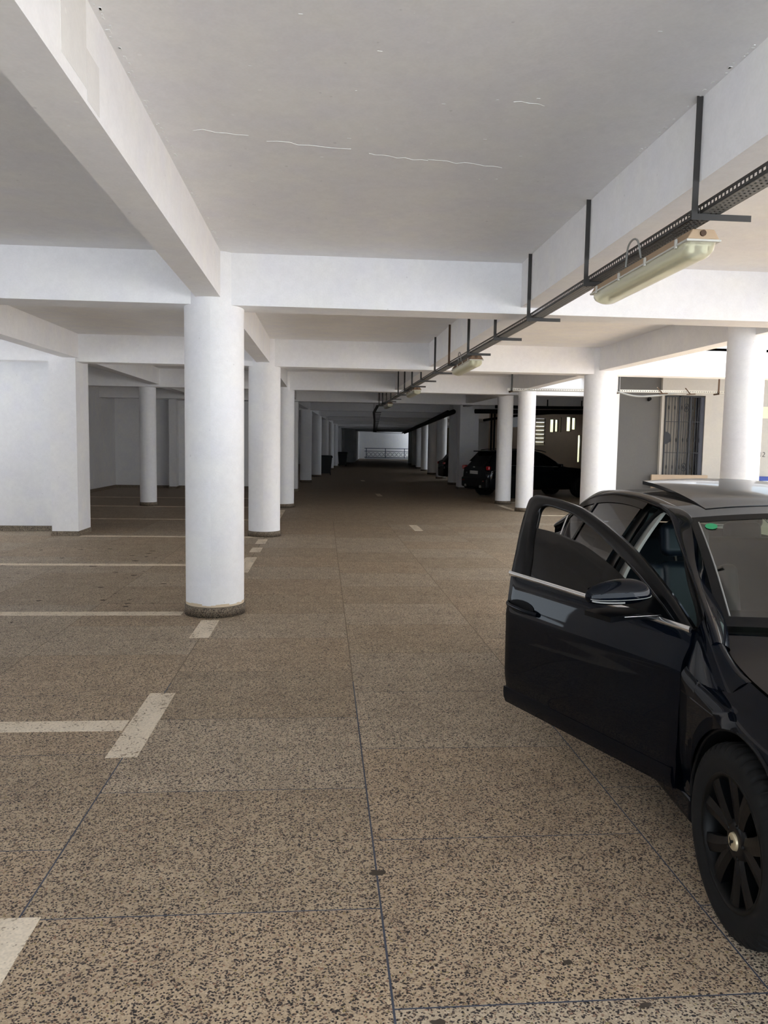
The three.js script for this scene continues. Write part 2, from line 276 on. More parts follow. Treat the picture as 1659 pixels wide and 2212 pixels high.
// right side near: wall with the barred entrance, and the back wall with small windows
{
  const g = [bx(8.68, 8.75, -0.2, 3.95, 19, 19.25), bx(9.84, 14.4, -0.2, 3.95, 19, 19.25), bx(8.75, 9.84, 3.10, 3.95, 19, 19.25), bx(8.75, 9.84, -0.2, 0.98, 19, 19.25), bx(14.1, 14.4, -0.2, 3.95, 19.25, 31), bx(14.1, 14.4, -0.2, 1.8, 31, 36), bx(14.1, 14.4, 2.3, 3.95, 31, 36), bx(14.1, 14.4, -0.2, 3.95, 36, 38), bx(10.4, 10.6, 0.98, 3.95, 19.25, 19.8), bx(8.6, 10.6, 0.98, 3.95, 19.8, 20.0)];  // high slot in the side wall added to light the back wall
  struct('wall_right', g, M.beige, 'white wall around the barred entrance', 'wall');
  struct('wall_right_grey', [bx(7.55, 8.68, -0.2, 3.95, 19.1, 19.3)], M.greyWall, 'grey wall panel left of the barred entrance', 'wall');
  mesh('corner_post', bx(7.42, 7.548, -0.0, 3.55, 19.0, 19.3), M.wall, scene).userData = { label: 'slim pale post at the left edge of the grey wall panel', category: 'post' };
  // back wall at Z 38 with windows
  const holes = [[10.77, 11.27, 1.83, 3.24], [11.52, 11.74, 2.53, 3.2], [11.78, 11.95, 2.56, 3.19], [12.03, 12.11, 2.55, 3.3], [12.38, 12.62, 2.59, 3.34], [12.66, 12.87, 2.68, 3.3], [13.0, 13.16, 1.02, 2.42]];
  const w = []; let x = 8.4;
  const cuts = [...new Set([8.4, 14.4, ...holes.flatMap((h) => [h[0], h[1]])])].sort((a, b) => a - b);
  for (let i = 0; i < cuts.length - 1; i++) {
    const a = cuts[i], b = cuts[i + 1], h = holes.find((q) => q[0] <= a + 1e-6 && q[1] >= b - 1e-6);
    if (h) w.push(bx(a, b, -0.2, h[2], 38, 38.25), bx(a, b, h[3], 4.0, 38, 38.25)); else w.push(bx(a, b, -0.2, 4.0, 38, 38.25));
  }
  struct('wall_back', w, M.tanWall, 'brown wall with small high windows behind the parked car', 'wall');
  holes.forEach((h, i) => {
    const o = new THREE.Group(); o.name = 'window_' + (i + 1); o.userData = { kind: 'structure', label: ['slatted ventilation window', 'narrow high window'][i ? 1 : 0], category: 'window' }; scene.add(o);
    const f = 0.018;
    mesh('window_frame', [bx(h[0], h[0] + f, h[2], h[3], 38.05, 38.12), bx(h[1] - f, h[1], h[2], h[3], 38.05, 38.12), bx(h[0], h[1], h[2], h[2] + f, 38.05, 38.12), bx(h[0], h[1], h[3] - f, h[3], 38.05, 38.12)], M.steel, o);
    if (i) mesh('pane', bx(h[0] + f, h[1] - f, h[2] + f, h[3] - f, 38.08, 38.085), M.pane, o);
    else for (let k = 0; k < 7; k++) mesh('slat', bx(h[0], h[1], h[2] + k * 0.2 + 0.015, h[2] + k * 0.2 + 0.185, 38.02, 38.05, (p) => [p[0], p[1], p[2] + (p[1] - h[2] - k * 0.2) * 0.7]), M.cream, o);
  });
}
struct('wall_bounce', [bx(15.5, 15.8, -0.4, 6.5, -14, 13)], M.wall, 'unseen white wall added outside to bounce sunlight in from the right', 'wall');  // out-of-view reflector wall, added to brighten beams and columns from the right
struct('wall_outer', [bx(10.8, 40, -0.4, 8, 66, 66.4)], M.cream, 'sunlit cream wall of the building across the court', 'wall');
for (const [x0, x1] of [[12.1, 12.5], [13.5, 14.0]]) tag(mesh('wall_pilaster', bx(x0, x1, -0.2, 8, 65.8, 66), M.cream, scene), x0 < 13 ? 'left sunlit cream pilaster across the court' : 'right sunlit cream pilaster across the court', 'pilaster', 'court pilasters');

// ---------------------------------------------------------------- columns
const shaftProfile = (r, h) => cyl(r, r, h, 56, true);
function column(X, Z, r, h, label, group, plinth = 0.1) {
  const t = thing('round_column', label, 'column', group, [X, 0, Z]);
  const g = cyl(r, r, h, 64, true), uv = g.attributes.uv; for (let i = 0; i < uv.count; i++) uv.setXY(i, uv.getX(i) * 2 * Math.PI * r + X * 1.7, uv.getY(i) * h + Z);
  mesh('shaft', g, M.wall, t);
  const p = new THREE.LatheGeometry([[0, 0], [r + 0.012, 0], [r + 0.012, plinth - 0.006], [r + 0.008, plinth], [r - 0.02, plinth + 0.004]].map((q) => new THREE.Vector2(...q)), 64);
  const puv = p.attributes.uv; for (let i = 0; i < puv.count; i++) puv.setXY(i, puv.getX(i) * 2 * r * Math.PI, puv.getY(i) * 0.42);
  mesh('plinth', p, M.plinth, t);
  return t;
}
const col1 = column(-1.054, 7.46, 0.28, HC + 0.02, 'nearest white round column, by the first parking line on the left');
column(-1.07, 13.86, 0.285, 3.54, 'second white round column of the left row, beside the short paint dashes');
column(-1.07, 20.37, 0.285, 3.6, 'third white round column of the left row');
column(-4.62, 20.42, 0.215, 3.6, 'slim white round column standing in the left parking alcove');
column(5.02, 8.78, 0.215, 3.46, 'white round column at the right edge, behind the roof of the sedan');
column(5.13, 13.86, 0.295, 3.54, 'stout white round column behind the rear of the sedan');
column(5.34, 19.75, 0.23, 3.6, 'white round column right of the alloy wheel of the SUV');
column(5.38, 22.3, 0.23, 3.62, 'white round column covering the tail lamp of the SUV');
const ords = ['first', 'second', 'third', 'fourth', 'fifth', 'sixth', 'seventh', 'eighth', 'ninth', 'tenth', 'eleventh', 'twelfth', 'thirteenth', 'fourteenth', 'fifteenth'];
for (let k = 0; k < 7; k++) {
  const a = s2(0, k * 6.5), b = s2(6.72, k * 6.5 - 0.2);
  column(a[0], a[1], 0.26, 3.72, ords[k] + ' round column on the left of the dark far hall', 'left columns of the far hall');
  column(b[0], b[1], 0.27, 3.72, ords[k] + ' round column on the right of the dark far hall', 'right columns of the far hall');
}
function pillar(X0, X1, Z0, Z1, h, label, f) {
  const t = thing('square_pillar', label, 'pillar'); mesh('shaft', bx(X0, X1, 0, h, Z0, Z1, f), M.wall, t);
  mesh('plinth', bx(X0 - 0.012, X1 + 0.012, 0, 0.085, Z0 - 0.012, Z1 + 0.012, f), M.plinth, t); return t;
}
pillar(-4.74, -4.29, 13.6, 14.3, 3.52, 'white square pillar at the end of the left bay wall');
pillar(-1.3, -0.93, 27.5, 28.15, 3.68, 'narrow square pillar after the third left column');
pillar(5.42, 6.17, 30.0, 30.6, 3.7, 'wide grey-white square pillar left of the SUV');
pillar(-5.62, -5.36, 28.15, 28.6, 3.68, 'thin pilaster on the alcove back wall');
{ // worn, stained rim at the foot of the nearest column
  const g = []; for (let i = 0; i < 40; i++) { const a = i / 40 * Math.PI * 2, h = 0.014 + 0.02 * rnd(); g.push(new THREE.CylinderGeometry(0.2806, 0.2806, h, 4, 1, true, a, Math.PI / 20).translate(0, 0.1 + h / 2, 0)); }
  mesh('stained_rim', g, M.grime, col1);
}

// ---------------------------------------------------------------- beams
function beam(g, label, group) { return tag(mesh('ceiling_beam', g, M.wall, scene), label, 'beam', group); }
const tz = [7.25, 13.65, 20.14, 26.7], tl = ['nearest', 'second', 'third', 'fourth'];
tz.forEach((z, i) => beam(bx(-9.9, i < 1 ? 8.4 : 14.1, HT, HC + 0.05, z, z + 0.35, (p) => [p[0], p[1] + rise(z), p[2]]), tl[i] + ' white beam crossing the hall'));
const span = [[-3.0, 7.3, 'over the near bay'], [7.55, 13.7, 'between the first and second crossing beams'], [13.95, 20.2, 'between the second and third crossing beams'], [20.45, 26.75, 'between the third and fourth crossing beams']];
const longBeam = (x0, x1, side, from = 0, to = 4, hb = HB) => { for (let i = from; i < to; i++) beam(bx(x0, x1, hb, HC + 0.05, span[i][0], span[i][1], lift), side + ' lengthwise beam ' + span[i][2]); };
longBeam(-1.19, -0.96, 'left-row');
longBeam(1.87, 2.10, 'cable-tray', 0, 4);
longBeam(-4.5, -4.25, 'far-left', 0, 4);
longBeam(5.0, 5.25, 'right-row', 0, 4);
for (let k = -1; k < 8; k++) beam(bx(-4.9, 10, 3.24 - 0.285, HC + 0.05, k * 6.5 - 0.17, k * 6.5 + 0.17, lift2), ['joint', ...ords.slice(0, 7), 'last'][k + 1] + ' crossing beam of the dark far hall', 'crossing beams of the far hall');
for (const [u, n] of [[-0.12, 'left'], [6.6, 'right']]) beam(bx(u, u + 0.24, 3.0, HC + 0.05, -6, 45.6, lift2), n + ' lengthwise beam of the dark far hall');
{ // patch of newer paint on the near left beam
  const b = scene.getObjectByName('ceiling_beam_004');
  if (b) mesh('paint_patch', [bx(-0.961, -0.9588, 3.06, 3.40, 2.95, 3.25), bx(-0.961, -0.9588, 3.02, 3.22, 3.252, 3.42)], M.patch, b);
}

// ---------------------------------------------------------------- painted lines
function paintBox(X0, X1, Z0, Z1, label, category, f) { return tag(mesh('painted_line', bx(X0, X1, 0.0003, 0.0022, Z0, Z1, f), M.paint, scene), label, category); }
[[3.94 + 0.38, 'nearest'], [7.3, 'second'], [10.31, 'third'], [13.53, 'fourth'], [16.68, 'fifth'], [20.1, 'sixth'], [23.4, 'seventh']].forEach(([z, n], i) =>
  paintBox(i < 3 ? -7.5 : i === 3 ? -4.27 : -7.6, i === 1 ? -1.36 : i === 0 ? -1.14 : -1.05, z, z + 0.165, n + ' white line dividing the left parking bays', 'parking line'));
[[2.2, 2.58, 'cut off at the lower left corner'], [3.94, 4.98, 'joining the nearest bay line'], [6.43, 7.09, 'just in front of the nearest column'], [9.78, 11.13, 'right of the nearest column foot'], [11.66, 12.2, 'just before the second column'], [12.66, 13.3, 'at the foot of the second column'], [15.0, 19.4, 'behind the second column']].forEach(([a, b, n]) => paintBox(-1.13, -0.965, a, b, 'worn white dash ' + n, 'paint dash'));
[[14.78, 15.9, 'in the middle of the aisle'], [25.2, 26.5, 'far down the middle of the aisle'], [36, 37.2, 'in the dark middle of the aisle']].forEach(([a, b, n]) => paintBox(1.82, 1.99, a, b, 'white centre dash ' + n, 'paint dash'));
[[19.8, 21.6, 'between two right-hand columns'], [14.4, 16.2, 'behind the open car door']].forEach(([a, b, n]) => paintBox(5.06, 5.22, a, b, 'white dash ' + n, 'paint dash'));
[[16.4, 'behind the open door'], [18.4, 'left of the stout right column'], [22.9, 'under the tail of the SUV']].forEach(([z, n]) => paintBox(5.25, 9.6, z, z + 0.16, 'white right-hand bay line ' + n, 'parking line'));
// dark droppings and leaves on the left bays, stains on the near slabs
{
  const blot = (r, X, Z, sx, y) => { const q = new THREE.CircleGeometry(r, 11), p = q.attributes.position; for (let i = 1; i < p.count - 1; i++) { const k = rr(0.45, 1.15); p.setXY(i, p.getX(i) * k, p.getY(i) * k); } p.setXY(p.count - 1, p.getX(1), p.getY(1)); return q.rotateX(-Math.PI / 2).scale(sx, 1, 1).translate(X, y, -Z); };
  const g = []; for (let i = 0; i < 60; i++) g.push(blot(rr(0.012, 0.04), rr(-4.5, -1.5), rr(6.8, 13), rr(0.8, 1.9), 0.0016));
  const o = mesh('floor_litter', g, M.stain, scene); o.userData = { kind: 'stuff', label: 'scattered dark specks of dirt on the left parking bays', category: 'dirt' };
  const st = [[0.30, 2.80, 0.022], [0.88, 2.25, 0.012], [1.05, 2.05, 0.016], [0.42, 2.02, 0.015], [1.23, 2.35, 0.012]].map(([X, Z, r]) => blot(r, X - 0.08, Z, 1.6, 0.0012));
  const p = mesh('oil_spots', st, M.stain, scene); p.userData = { kind: 'stuff', label: 'few dark oil spots on the near slabs', category: 'stain' };
}

// ---------------------------------------------------------------- cable tray, hangers, lamps
{
  const X = 1.89, W = 0.10, y0 = 2.85, t = thing('cable_tray', 'long dark perforated cable tray hung beside the lengthwise beam', 'cable tray');
  const ty = (Z) => y0 + rise(Z) * 0.85, parts = { lip: [], base: [], lip2: [] };
  const zs = [-2.9, 3.8, 7.25, 13.65, 20.14, 26.6];
  const f = (p) => [p[0], p[1] + rise(p[2]) * 0.85, p[2]];
  const slotted = (list, mk, near) => { for (let z = -2.9; z < near; z += 0.034) list.push(mk(z)); };
  for (let i = 1; i < zs.length; i++) {
    const a = zs[i - 1], b = zs[i];
    for (const [l, x] of [['lip', X], ['lip2', X + W]]) { parts[l].push(bx(x, x + 0.0018, y0, y0 + 0.019, a, b, f), bx(x, x + 0.0018, y0 + 0.034, y0 + 0.05, a, b, f)); }
    if (b <= 13.7) { for (let k = 0; k < 4; k++) parts.base.push(bx(X + k * 0.0275, X + k * 0.0275 + 0.0165, y0, y0 + 0.0018, a, b, f)); } else parts.base.push(bx(X, X + W, y0, y0 + 0.0018, a, b, f));
  }
  slotted(parts.lip, (z) => bx(X, X + 0.0018, y0 + 0.019, y0 + 0.034, z, z + 0.012, f), 18); slotted(parts.lip2, (z) => bx(X + W, X + W + 0.0018, y0 + 0.019, y0 + 0.034, z, z + 0.012, f), 18);
  slotted(parts.base, (z) => bx(X, X + W, y0, y0 + 0.0018, z, z + 0.016, f), 13.65);
  mesh('side_flange', parts.lip, M.steel, t); mesh('side_flange', parts.lip2, M.steel, t); mesh('tray_bed', parts.base, M.galv, t);
  for (let k = 0; k < 4; k++) { const pts = []; for (let z = -2.9; z <= 26.6; z += 1.0) pts.push([X + 0.02 + k * 0.02 + rr(-0.006, 0.006), ty(z) + 0.012 + (k % 2) * 0.006, -z]); mesh('cable', tube(pts, 0.007, 80, 6), k % 2 ? M.cableGrey : M.cable, t); }
  // hangers
  const hz = [3.79, 5.38, 6.9, 8.26, 9.81, 11.32, 12.78, 14.6, 16.1, 17.6, 19.1, 21.2, 22.7, 24.2, 25.7];
  hz.forEach((z, i) => {
    const dy = rise(z), h = thing('tray_hanger', ords[i] + ' black angle-iron hanger of the cable tray, counted from the nearest', 'hanger', 'cable tray hangers');
    const ya = y0 + dy * 0.85 - 0.002, top = HC + dy, far = i > 6;
    const xb = 1.853;
    mesh('upright', [bx(xb - 0.016, xb + 0.016, ya - 0.032, top, z - 0.003, z), bx(xb + 0.0125, xb + 0.0165, ya - 0.032, top, z, z + 0.028)], i === 5 ? M.rust : M.steel, h);
    mesh('arm', [bx(xb - 0.016, 2.15, ya - 0.032, ya - 0.001, z - 0.006, z - 0.003), bx(xb - 0.016, 2.15, ya - 0.005, ya - 0.001, z - 0.003, z + 0.03)], M.steel, h);
    mesh('brace', bar([xb + 0.014, ya + 0.05, -z - 0.012], [xb + 0.034, ya + 0.001, -z - 0.012], 0.006, 0.006), M.steel, h);
  });
  // fluorescent fittings under the tray
  [[3.93, 'nearest'], [9.85, 'second'], [16.14, 'third'], [22.76, 'fourth']].forEach(([z, n], i) => {
    const L = 1.42, yb = y0 + rise(z + 0.7) * 0.85 - 0.036, t2 = thing('fluorescent_lamp', n + ' unlit tube lamp with yellowed cover hanging below the cable tray', 'lamp', 'tube lamps below the cable tray', [1.975, yb, z]);
    const prof = (w0, h0, w1, h1) => { const s = new THREE.Shape(); s.moveTo(-w0, h0); s.lineTo(w0, h0); s.lineTo(w1, h1); s.lineTo(-w1, h1); return s; };
    const body = new THREE.ExtrudeGeometry(prof(0.055, 0, 0.082, -0.042), { depth: L, bevelEnabled: true, bevelSize: 0.006, bevelThickness: 0.006, bevelSegments: 2 }).translate(0, -0.006, -L);
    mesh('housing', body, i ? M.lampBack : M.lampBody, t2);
    mesh('gasket_rim', rbox(0.19, 0.012, L + 0.03, 0.004, 0, -0.058, -L / 2), M.clip, t2);
    const cov = grid(28, 40, (u, v) => { const a = u * Math.PI, e = Math.min(1, Math.min(v, 1 - v) / 0.055), k = Math.sqrt(1 - (1 - e) ** 2), w = 0.086 * (0.82 + 0.18 * k); return [-Math.cos(a) * w, -0.064 - Math.pow(Math.sin(a), 0.6) * 0.078 * k, -v * L]; });
    mesh('diffuser', cov, M.diffuser, t2);
    for (const x of [-0.036, 0.036]) { const tb = mesh('tube', new THREE.CylinderGeometry(0.013, 0.013, L - 0.16, 16).rotateX(Math.PI / 2).translate(x, -0.088, -L / 2), M.tubeWhite, t2); mesh('tube_holder', [rbox(0.034, 0.05, 0.03, 0.006, x, -0.085, -0.06), rbox(0.034, 0.05, 0.03, 0.006, x, -0.085, -L + 0.06)], M.tubeWhite, t2); }
    mesh('reflector', rbox(0.15, 0.006, L - 0.1, 0.002, 0, -0.066, -L / 2), M.tubeWhite, t2);
    for (const x of [-1, 1]) for (let k = 0; k < 4; k++) mesh('clip', rbox(0.012, 0.05, 0.022, 0.004, x * 0.093, -0.05, -L * (0.08 + k * 0.28)), M.clip, t2);
    mesh('cable_gland', new THREE.CylinderGeometry(0.016, 0.016, 0.014, 18).rotateX(Math.PI / 2).translate(-0.005, -0.022, 0.008), M.rust, t2);
    if (i < 2) mesh('feed_cable', tube([[-0.105, -0.02, -L * 0.38], [-0.112, 0.09, -L * 0.41], [-0.112, 0.115, -L * 0.46], [-0.112, 0.09, -L * 0.51], [-0.105, -0.02, -L * 0.54]], 0.006, 20, 8), M.cableGrey, t2);
    mesh('fixing_strap', [rbox(0.03, 0.03, 0.03, 0.004, 0, 0.012, -0.1), rbox(0.03, 0.03, 0.03, 0.004, 0, 0.012, -L + 0.1)], M.steel, t2);
  });
  // continuation of the tray in the far hall and the dark pipes
  const c2 = (u, w, y) => { const q = s2(u, w); return [q[0], y, -q[1]]; };
  const far = thing('cable_tray', 'dark cable tray turning right in the far hall', 'cable tray');
  const path = [[1.875, 3.09, -26.6], c2(3.05, -3, 3.06), c2(3.1, 8, 3.06), c2(3.1, 22, 3.06), c2(3.1, 38, 3.06), c2(3.7, 41, 3.06), c2(6.0, 44.5, 3.06)];
  for (let i = 1; i < path.length; i++) mesh('tray_bed', [bar(path[i - 1], path[i], 0.1, 0.03)], M.steel, far);
  for (let w = -3; w < 40; w += 1.6) { const q = c2(3.07, w, 0); mesh('hanger', [bar([q[0] - 0.02, 3.05, q[2]], [q[0] - 0.02, 3.7, q[2]], 0.03, 0.01), bar([q[0] - 0.03, 3.06, q[2]], [q[0] + 0.28, 3.06, q[2]], 0.03, 0.03)], M.steel, far); }
  const pr = thing('pipe_run', 'dark pipe run above the right columns of the far hall', 'pipe');
  mesh('pipe', tube([c2(6.28, -3.5, 3.12), c2(6.28, 8, 3.12), c2(6.28, 20, 3.12), c2(6.28, 44, 3.12)], 0.1, 40, 10), M.dark, pr);
  mesh('pipe', tube([c2(6.05, -3.5, 3.12), c2(6.05, 8, 3.1), c2(6.05, 20, 3.12), c2(6.05, 44, 3.12)], 0.06, 40, 10), M.dark, pr);
}
{ // cross tray on the right, in front of the barred entrance
  const t = thing('cable_tray', 'pale cable tray crossing between the right columns and the entrance', 'cable tray');
  const Z = 15.2, y = 2.83, f = (p) => [p[0], p[1] + (p[0] - 3.9) * 0.012, p[2] + (p[0] - 3.9) * 0.05];
  const base = [bx(3.7, 9.2, y, y + 0.003, Z, Z + 0.1, f)], lip = [bx(3.7, 9.2, y, y + 0.016, Z, Z + 0.002, f), bx(3.7, 9.2, y + 0.034, y + 0.05, Z, Z + 0.002, f)];
  for (let x = 3.7; x < 9.2; x += 0.05) lip.push(bx(x, x + 0.02, y + 0.016, y + 0.034, Z, Z + 0.002, f));
  mesh('tray_bed', base, M.clip, t); mesh('side_flange', lip, M.clip, t);
  [[3.78, 'left'], [6.05, 'middle'], [8.25, 'right']].forEach(([x, n]) => {
    const q = f([x, y, Z]); const h = thing('tray_hanger', n + ' rusty hanger of the pale cross tray', 'hanger', 'cross tray hangers');
    mesh('upright', bx(x - 0.018, x + 0.018, q[1] - 0.02, 3.53, q[2] - 0.02, q[2] - 0.014), x > 8 ? M.rust : M.steel, h); mesh('arm', bx(x - 0.018, x + 0.018, q[1] - 0.03, q[1] - 0.002, q[2] - 0.02, q[2] + 0.16), M.rust, h);
  });
  mesh('cable', tube([[6.0, 2.86, -15.28], [6.4, 2.78, -15.3], [6.9, 2.80, -15.32], [7.4, 2.88, -15.4], [8.4, 2.92, -15.45]], 0.018, 40, 8), M.cableGrey, t);
  [[6.95, 'left'], [7.55, 'right']].forEach(([x, n]) => { const h = thing('rust_bracket', n + ' tilted rusty bracket on the cross tray', 'bracket'); mesh('plate', bar([x - 0.06, 2.97, -15.33], [x + 0.06, 2.84, -15.33], 0.03, 0.012), M.rust, h); mesh('foot', bar([x - 0.02, 2.84, -15.33], [x + 0.16, 2.85, -15.33], 0.03, 0.02), M.rust, h); });
  // pipes under the ceiling near the SUV
  const p = thing('pipe_run', 'dark pipes under the ceiling behind the SUV', 'pipe');
  mesh('pipe', tube([[5.6, 3.02, -24.6], [8, 3.04, -24.8], [11, 3.12, -25]], 0.055, 20, 10), M.dark, p); mesh('pipe', tube([[5.4, 2.98, -27], [8.4, 3.02, -27.2], [12, 3.06, -27.4]], 0.08, 20, 10), M.dark, p);
  mesh('pipe', tube([[6.2, 2.75, -29.2], [7.2, 2.9, -28.2], [8.6, 3.02, -27.3]], 0.05, 20, 10), M.dark, p); mesh('pipe_hanger', [bar([7.4, 3.0, -24.8], [7.4, 3.3, -24.8], 0.03, 0.03), bar([8.6, 3.0, -24.9], [8.6, 3.3, -24.9], 0.03, 0.03)], M.dark, p);
  const dp = thing('drain_pipe', 'pair of dark upright pipes beside the court opening', 'pipe'); for (const x of [8.46, 8.62]) mesh('pipe', cyl(0.045, 0.045, 3.5, 16).translate(x, 0, -37.95), M.dark, dp);
}
// ---------------------------------------------------------------- barred entrance
{
  const g = thing('barred_gate', 'black wrought-iron double gate with spear bars in the entrance', 'gate', null, [0, 0, 18.98]);
  const y0 = 0.98, y1 = 3.08, xs = [8.78, 9.16, 9.50, 9.74];
  mesh('gate_frame', [cbx(8.775, 2.03, 0, 0.03, 2.1, 0.03), cbx(9.145, 2.03, 0, 0.045, 2.1, 0.03), cbx(9.44, 2.03, 0, 0.055, 2.1, 0.04), cbx(9.27, 3.065, 0, 1.0, 0.03, 0.03), cbx(9.27, 1.0, 0, 1.0, 0.03, 0.03), cbx(9.27, 2.42, 0, 1.0, 0.014, 0.014), cbx(9.27, 1.62, 0, 1.0, 0.014, 0.014)], M.iron, g);
  let n = 0;
  for (const x of [8.86, 8.94, 9.02, 9.09, 9.21, 9.27, 9.33, 9.39, 9.51, 9.58, 9.65, 9.71]) {
    const b = mesh('bar', cbx(x, 2.03, 0, 0.012, 2.08, 0.012), M.iron, g); const k = n++ % 2;
    for (const yy of k ? [1.95] : [1.25, 2.78]) mesh('collar', new THREE.SphereGeometry(0.02, 8, 6).scale(0.9, 3.4, 0.9).translate(x, yy, 0), M.iron, b);
  }
  for (const yy of [2.78, 1.25]) for (let k = 0; k < 2; k++) mesh('scroll', new THREE.TorusGeometry(0.05, 0.009, 6, 20).translate(9.33, yy + (k ? 0.05 : -0.05), 0), M.iron, g);
  mesh('lock_plate', new THREE.CircleGeometry(0.16, 20, -Math.PI / 2, Math.PI).translate(8.79, 2.0, 0.01), M.iron, g);
  const d = thing('entrance_door', 'dark navy door leaf folded back in the entrance', 'door'); mesh('leaf', cbx(9.77, 2.03, 19.12, 0.12, 2.06, 0.2), M.navy, d);
  const st = thing('entrance_steps', 'beige stepped landing below the barred entrance', 'steps'); for (let k = 0; k < 5; k++) mesh('step', bx(8.45, 9.95, 0, 1.05 - k * 0.2, 18.6 - k * 0.3 + 0.3, 18.96 - k * 0.3 - (k ? 0 : 0)), M.tanWall, st);
  const s = thing('wall_spotlight', 'small dark wall lamp above the grey panel', 'lamp', null, [8.35, 2.98, 19.04]); mesh('head', new THREE.CylinderGeometry(0.05, 0.035, 0.08, 14).rotateX(1.1), M.dark, s); mesh('bracket', rbox(0.03, 0.03, 0.06, 0.005, 0, 0.03, -0.03), M.dark, s);
  const font = await new FontLoader().loadAsync('fonts/droid/droid_sans_regular.typeface.json');
  const tg = new TextGeometry('12', { font, size: 0.12, depth: 0.002, curveSegments: 4 }); tg.computeBoundingBox();
  tag(mesh('bay_number', tg.translate(11.36, 1.55, -18.997), M.numeral, scene), 'bay number 12 painted on the white wall', 'number');
  const bxo = thing('blue_crate', 'small blue crate on the ledge by the right wall', 'crate', null, [11.4, 0.93, 18.8]); mesh('body', rbox(0.34, 0.1, 0.2, 0.01, 0, 0.05, 0), std('#27408c', 0.5), bxo); mesh('rim', rbox(0.36, 0.02, 0.22, 0.005, 0, 0.1, 0), std('#27408c', 0.5), bxo);
  const lg = thing('low_ledge', 'pale low ledge along the right wall', 'ledge'); mesh('slab', bx(10.6, 13, 0, 0.93, 18.6, 18.99), M.wall, lg);
  tag(mesh('wall_sign', bx(11.35, 11.6, 2.55, 2.85, 18.98, 18.995), M.cream, scene), 'faded yellowish notice high on the right wall', 'sign');
}

// ---------------------------------------------------------------- cars
const latF = cub([0.16, 0.2, 0.3, 0.38, 0.40, 0.45, 0.55, 0.65, 0.74, 0.79, 0.81, 0.84, 0.9, 0.965, 1.1, 1.25, 1.4, 1.46], [0.84, 0.86, 0.889, 0.898, 0.905, 0.914, 0.921, 0.925, 0.925, 0.926, 0.922, 0.917, 0.905, 0.885, 0.815, 0.725, 0.625, 0.58]);
const planF = cub([-0.95, -0.85, -0.7, -0.5, -0.3, 0, 0.5, 1.2, 2.4, 3.0, 3.4, 3.7, 3.98], [0.42, 0.27, 0.15, 0.075, 0.035, 0.012, 0.003, 0, 0, 0.006, 0.035, 0.1, 0.26]);
const hoodTop = cub([-0.95, -0.8, -0.6, -0.3, 0.088, 0.385, 0.58, 0.66], [0.60, 0.665, 0.73, 0.79, 0.840, 0.884, 0.945, 0.97]);
const hoodEdge = cub([-0.95, -0.8, -0.6, -0.3, 0.088, 0.385, 0.5, 0.66], [0.40, 0.55, 0.66, 0.74, 0.79, 0.78, 0.755, 0.70]);
const Wd = (s, y) => latF(y) - planF(s);
const P = (s, y, l) => [l, y, -s];
const AX = 0.335, WB = 2.84, RA = 0.388;

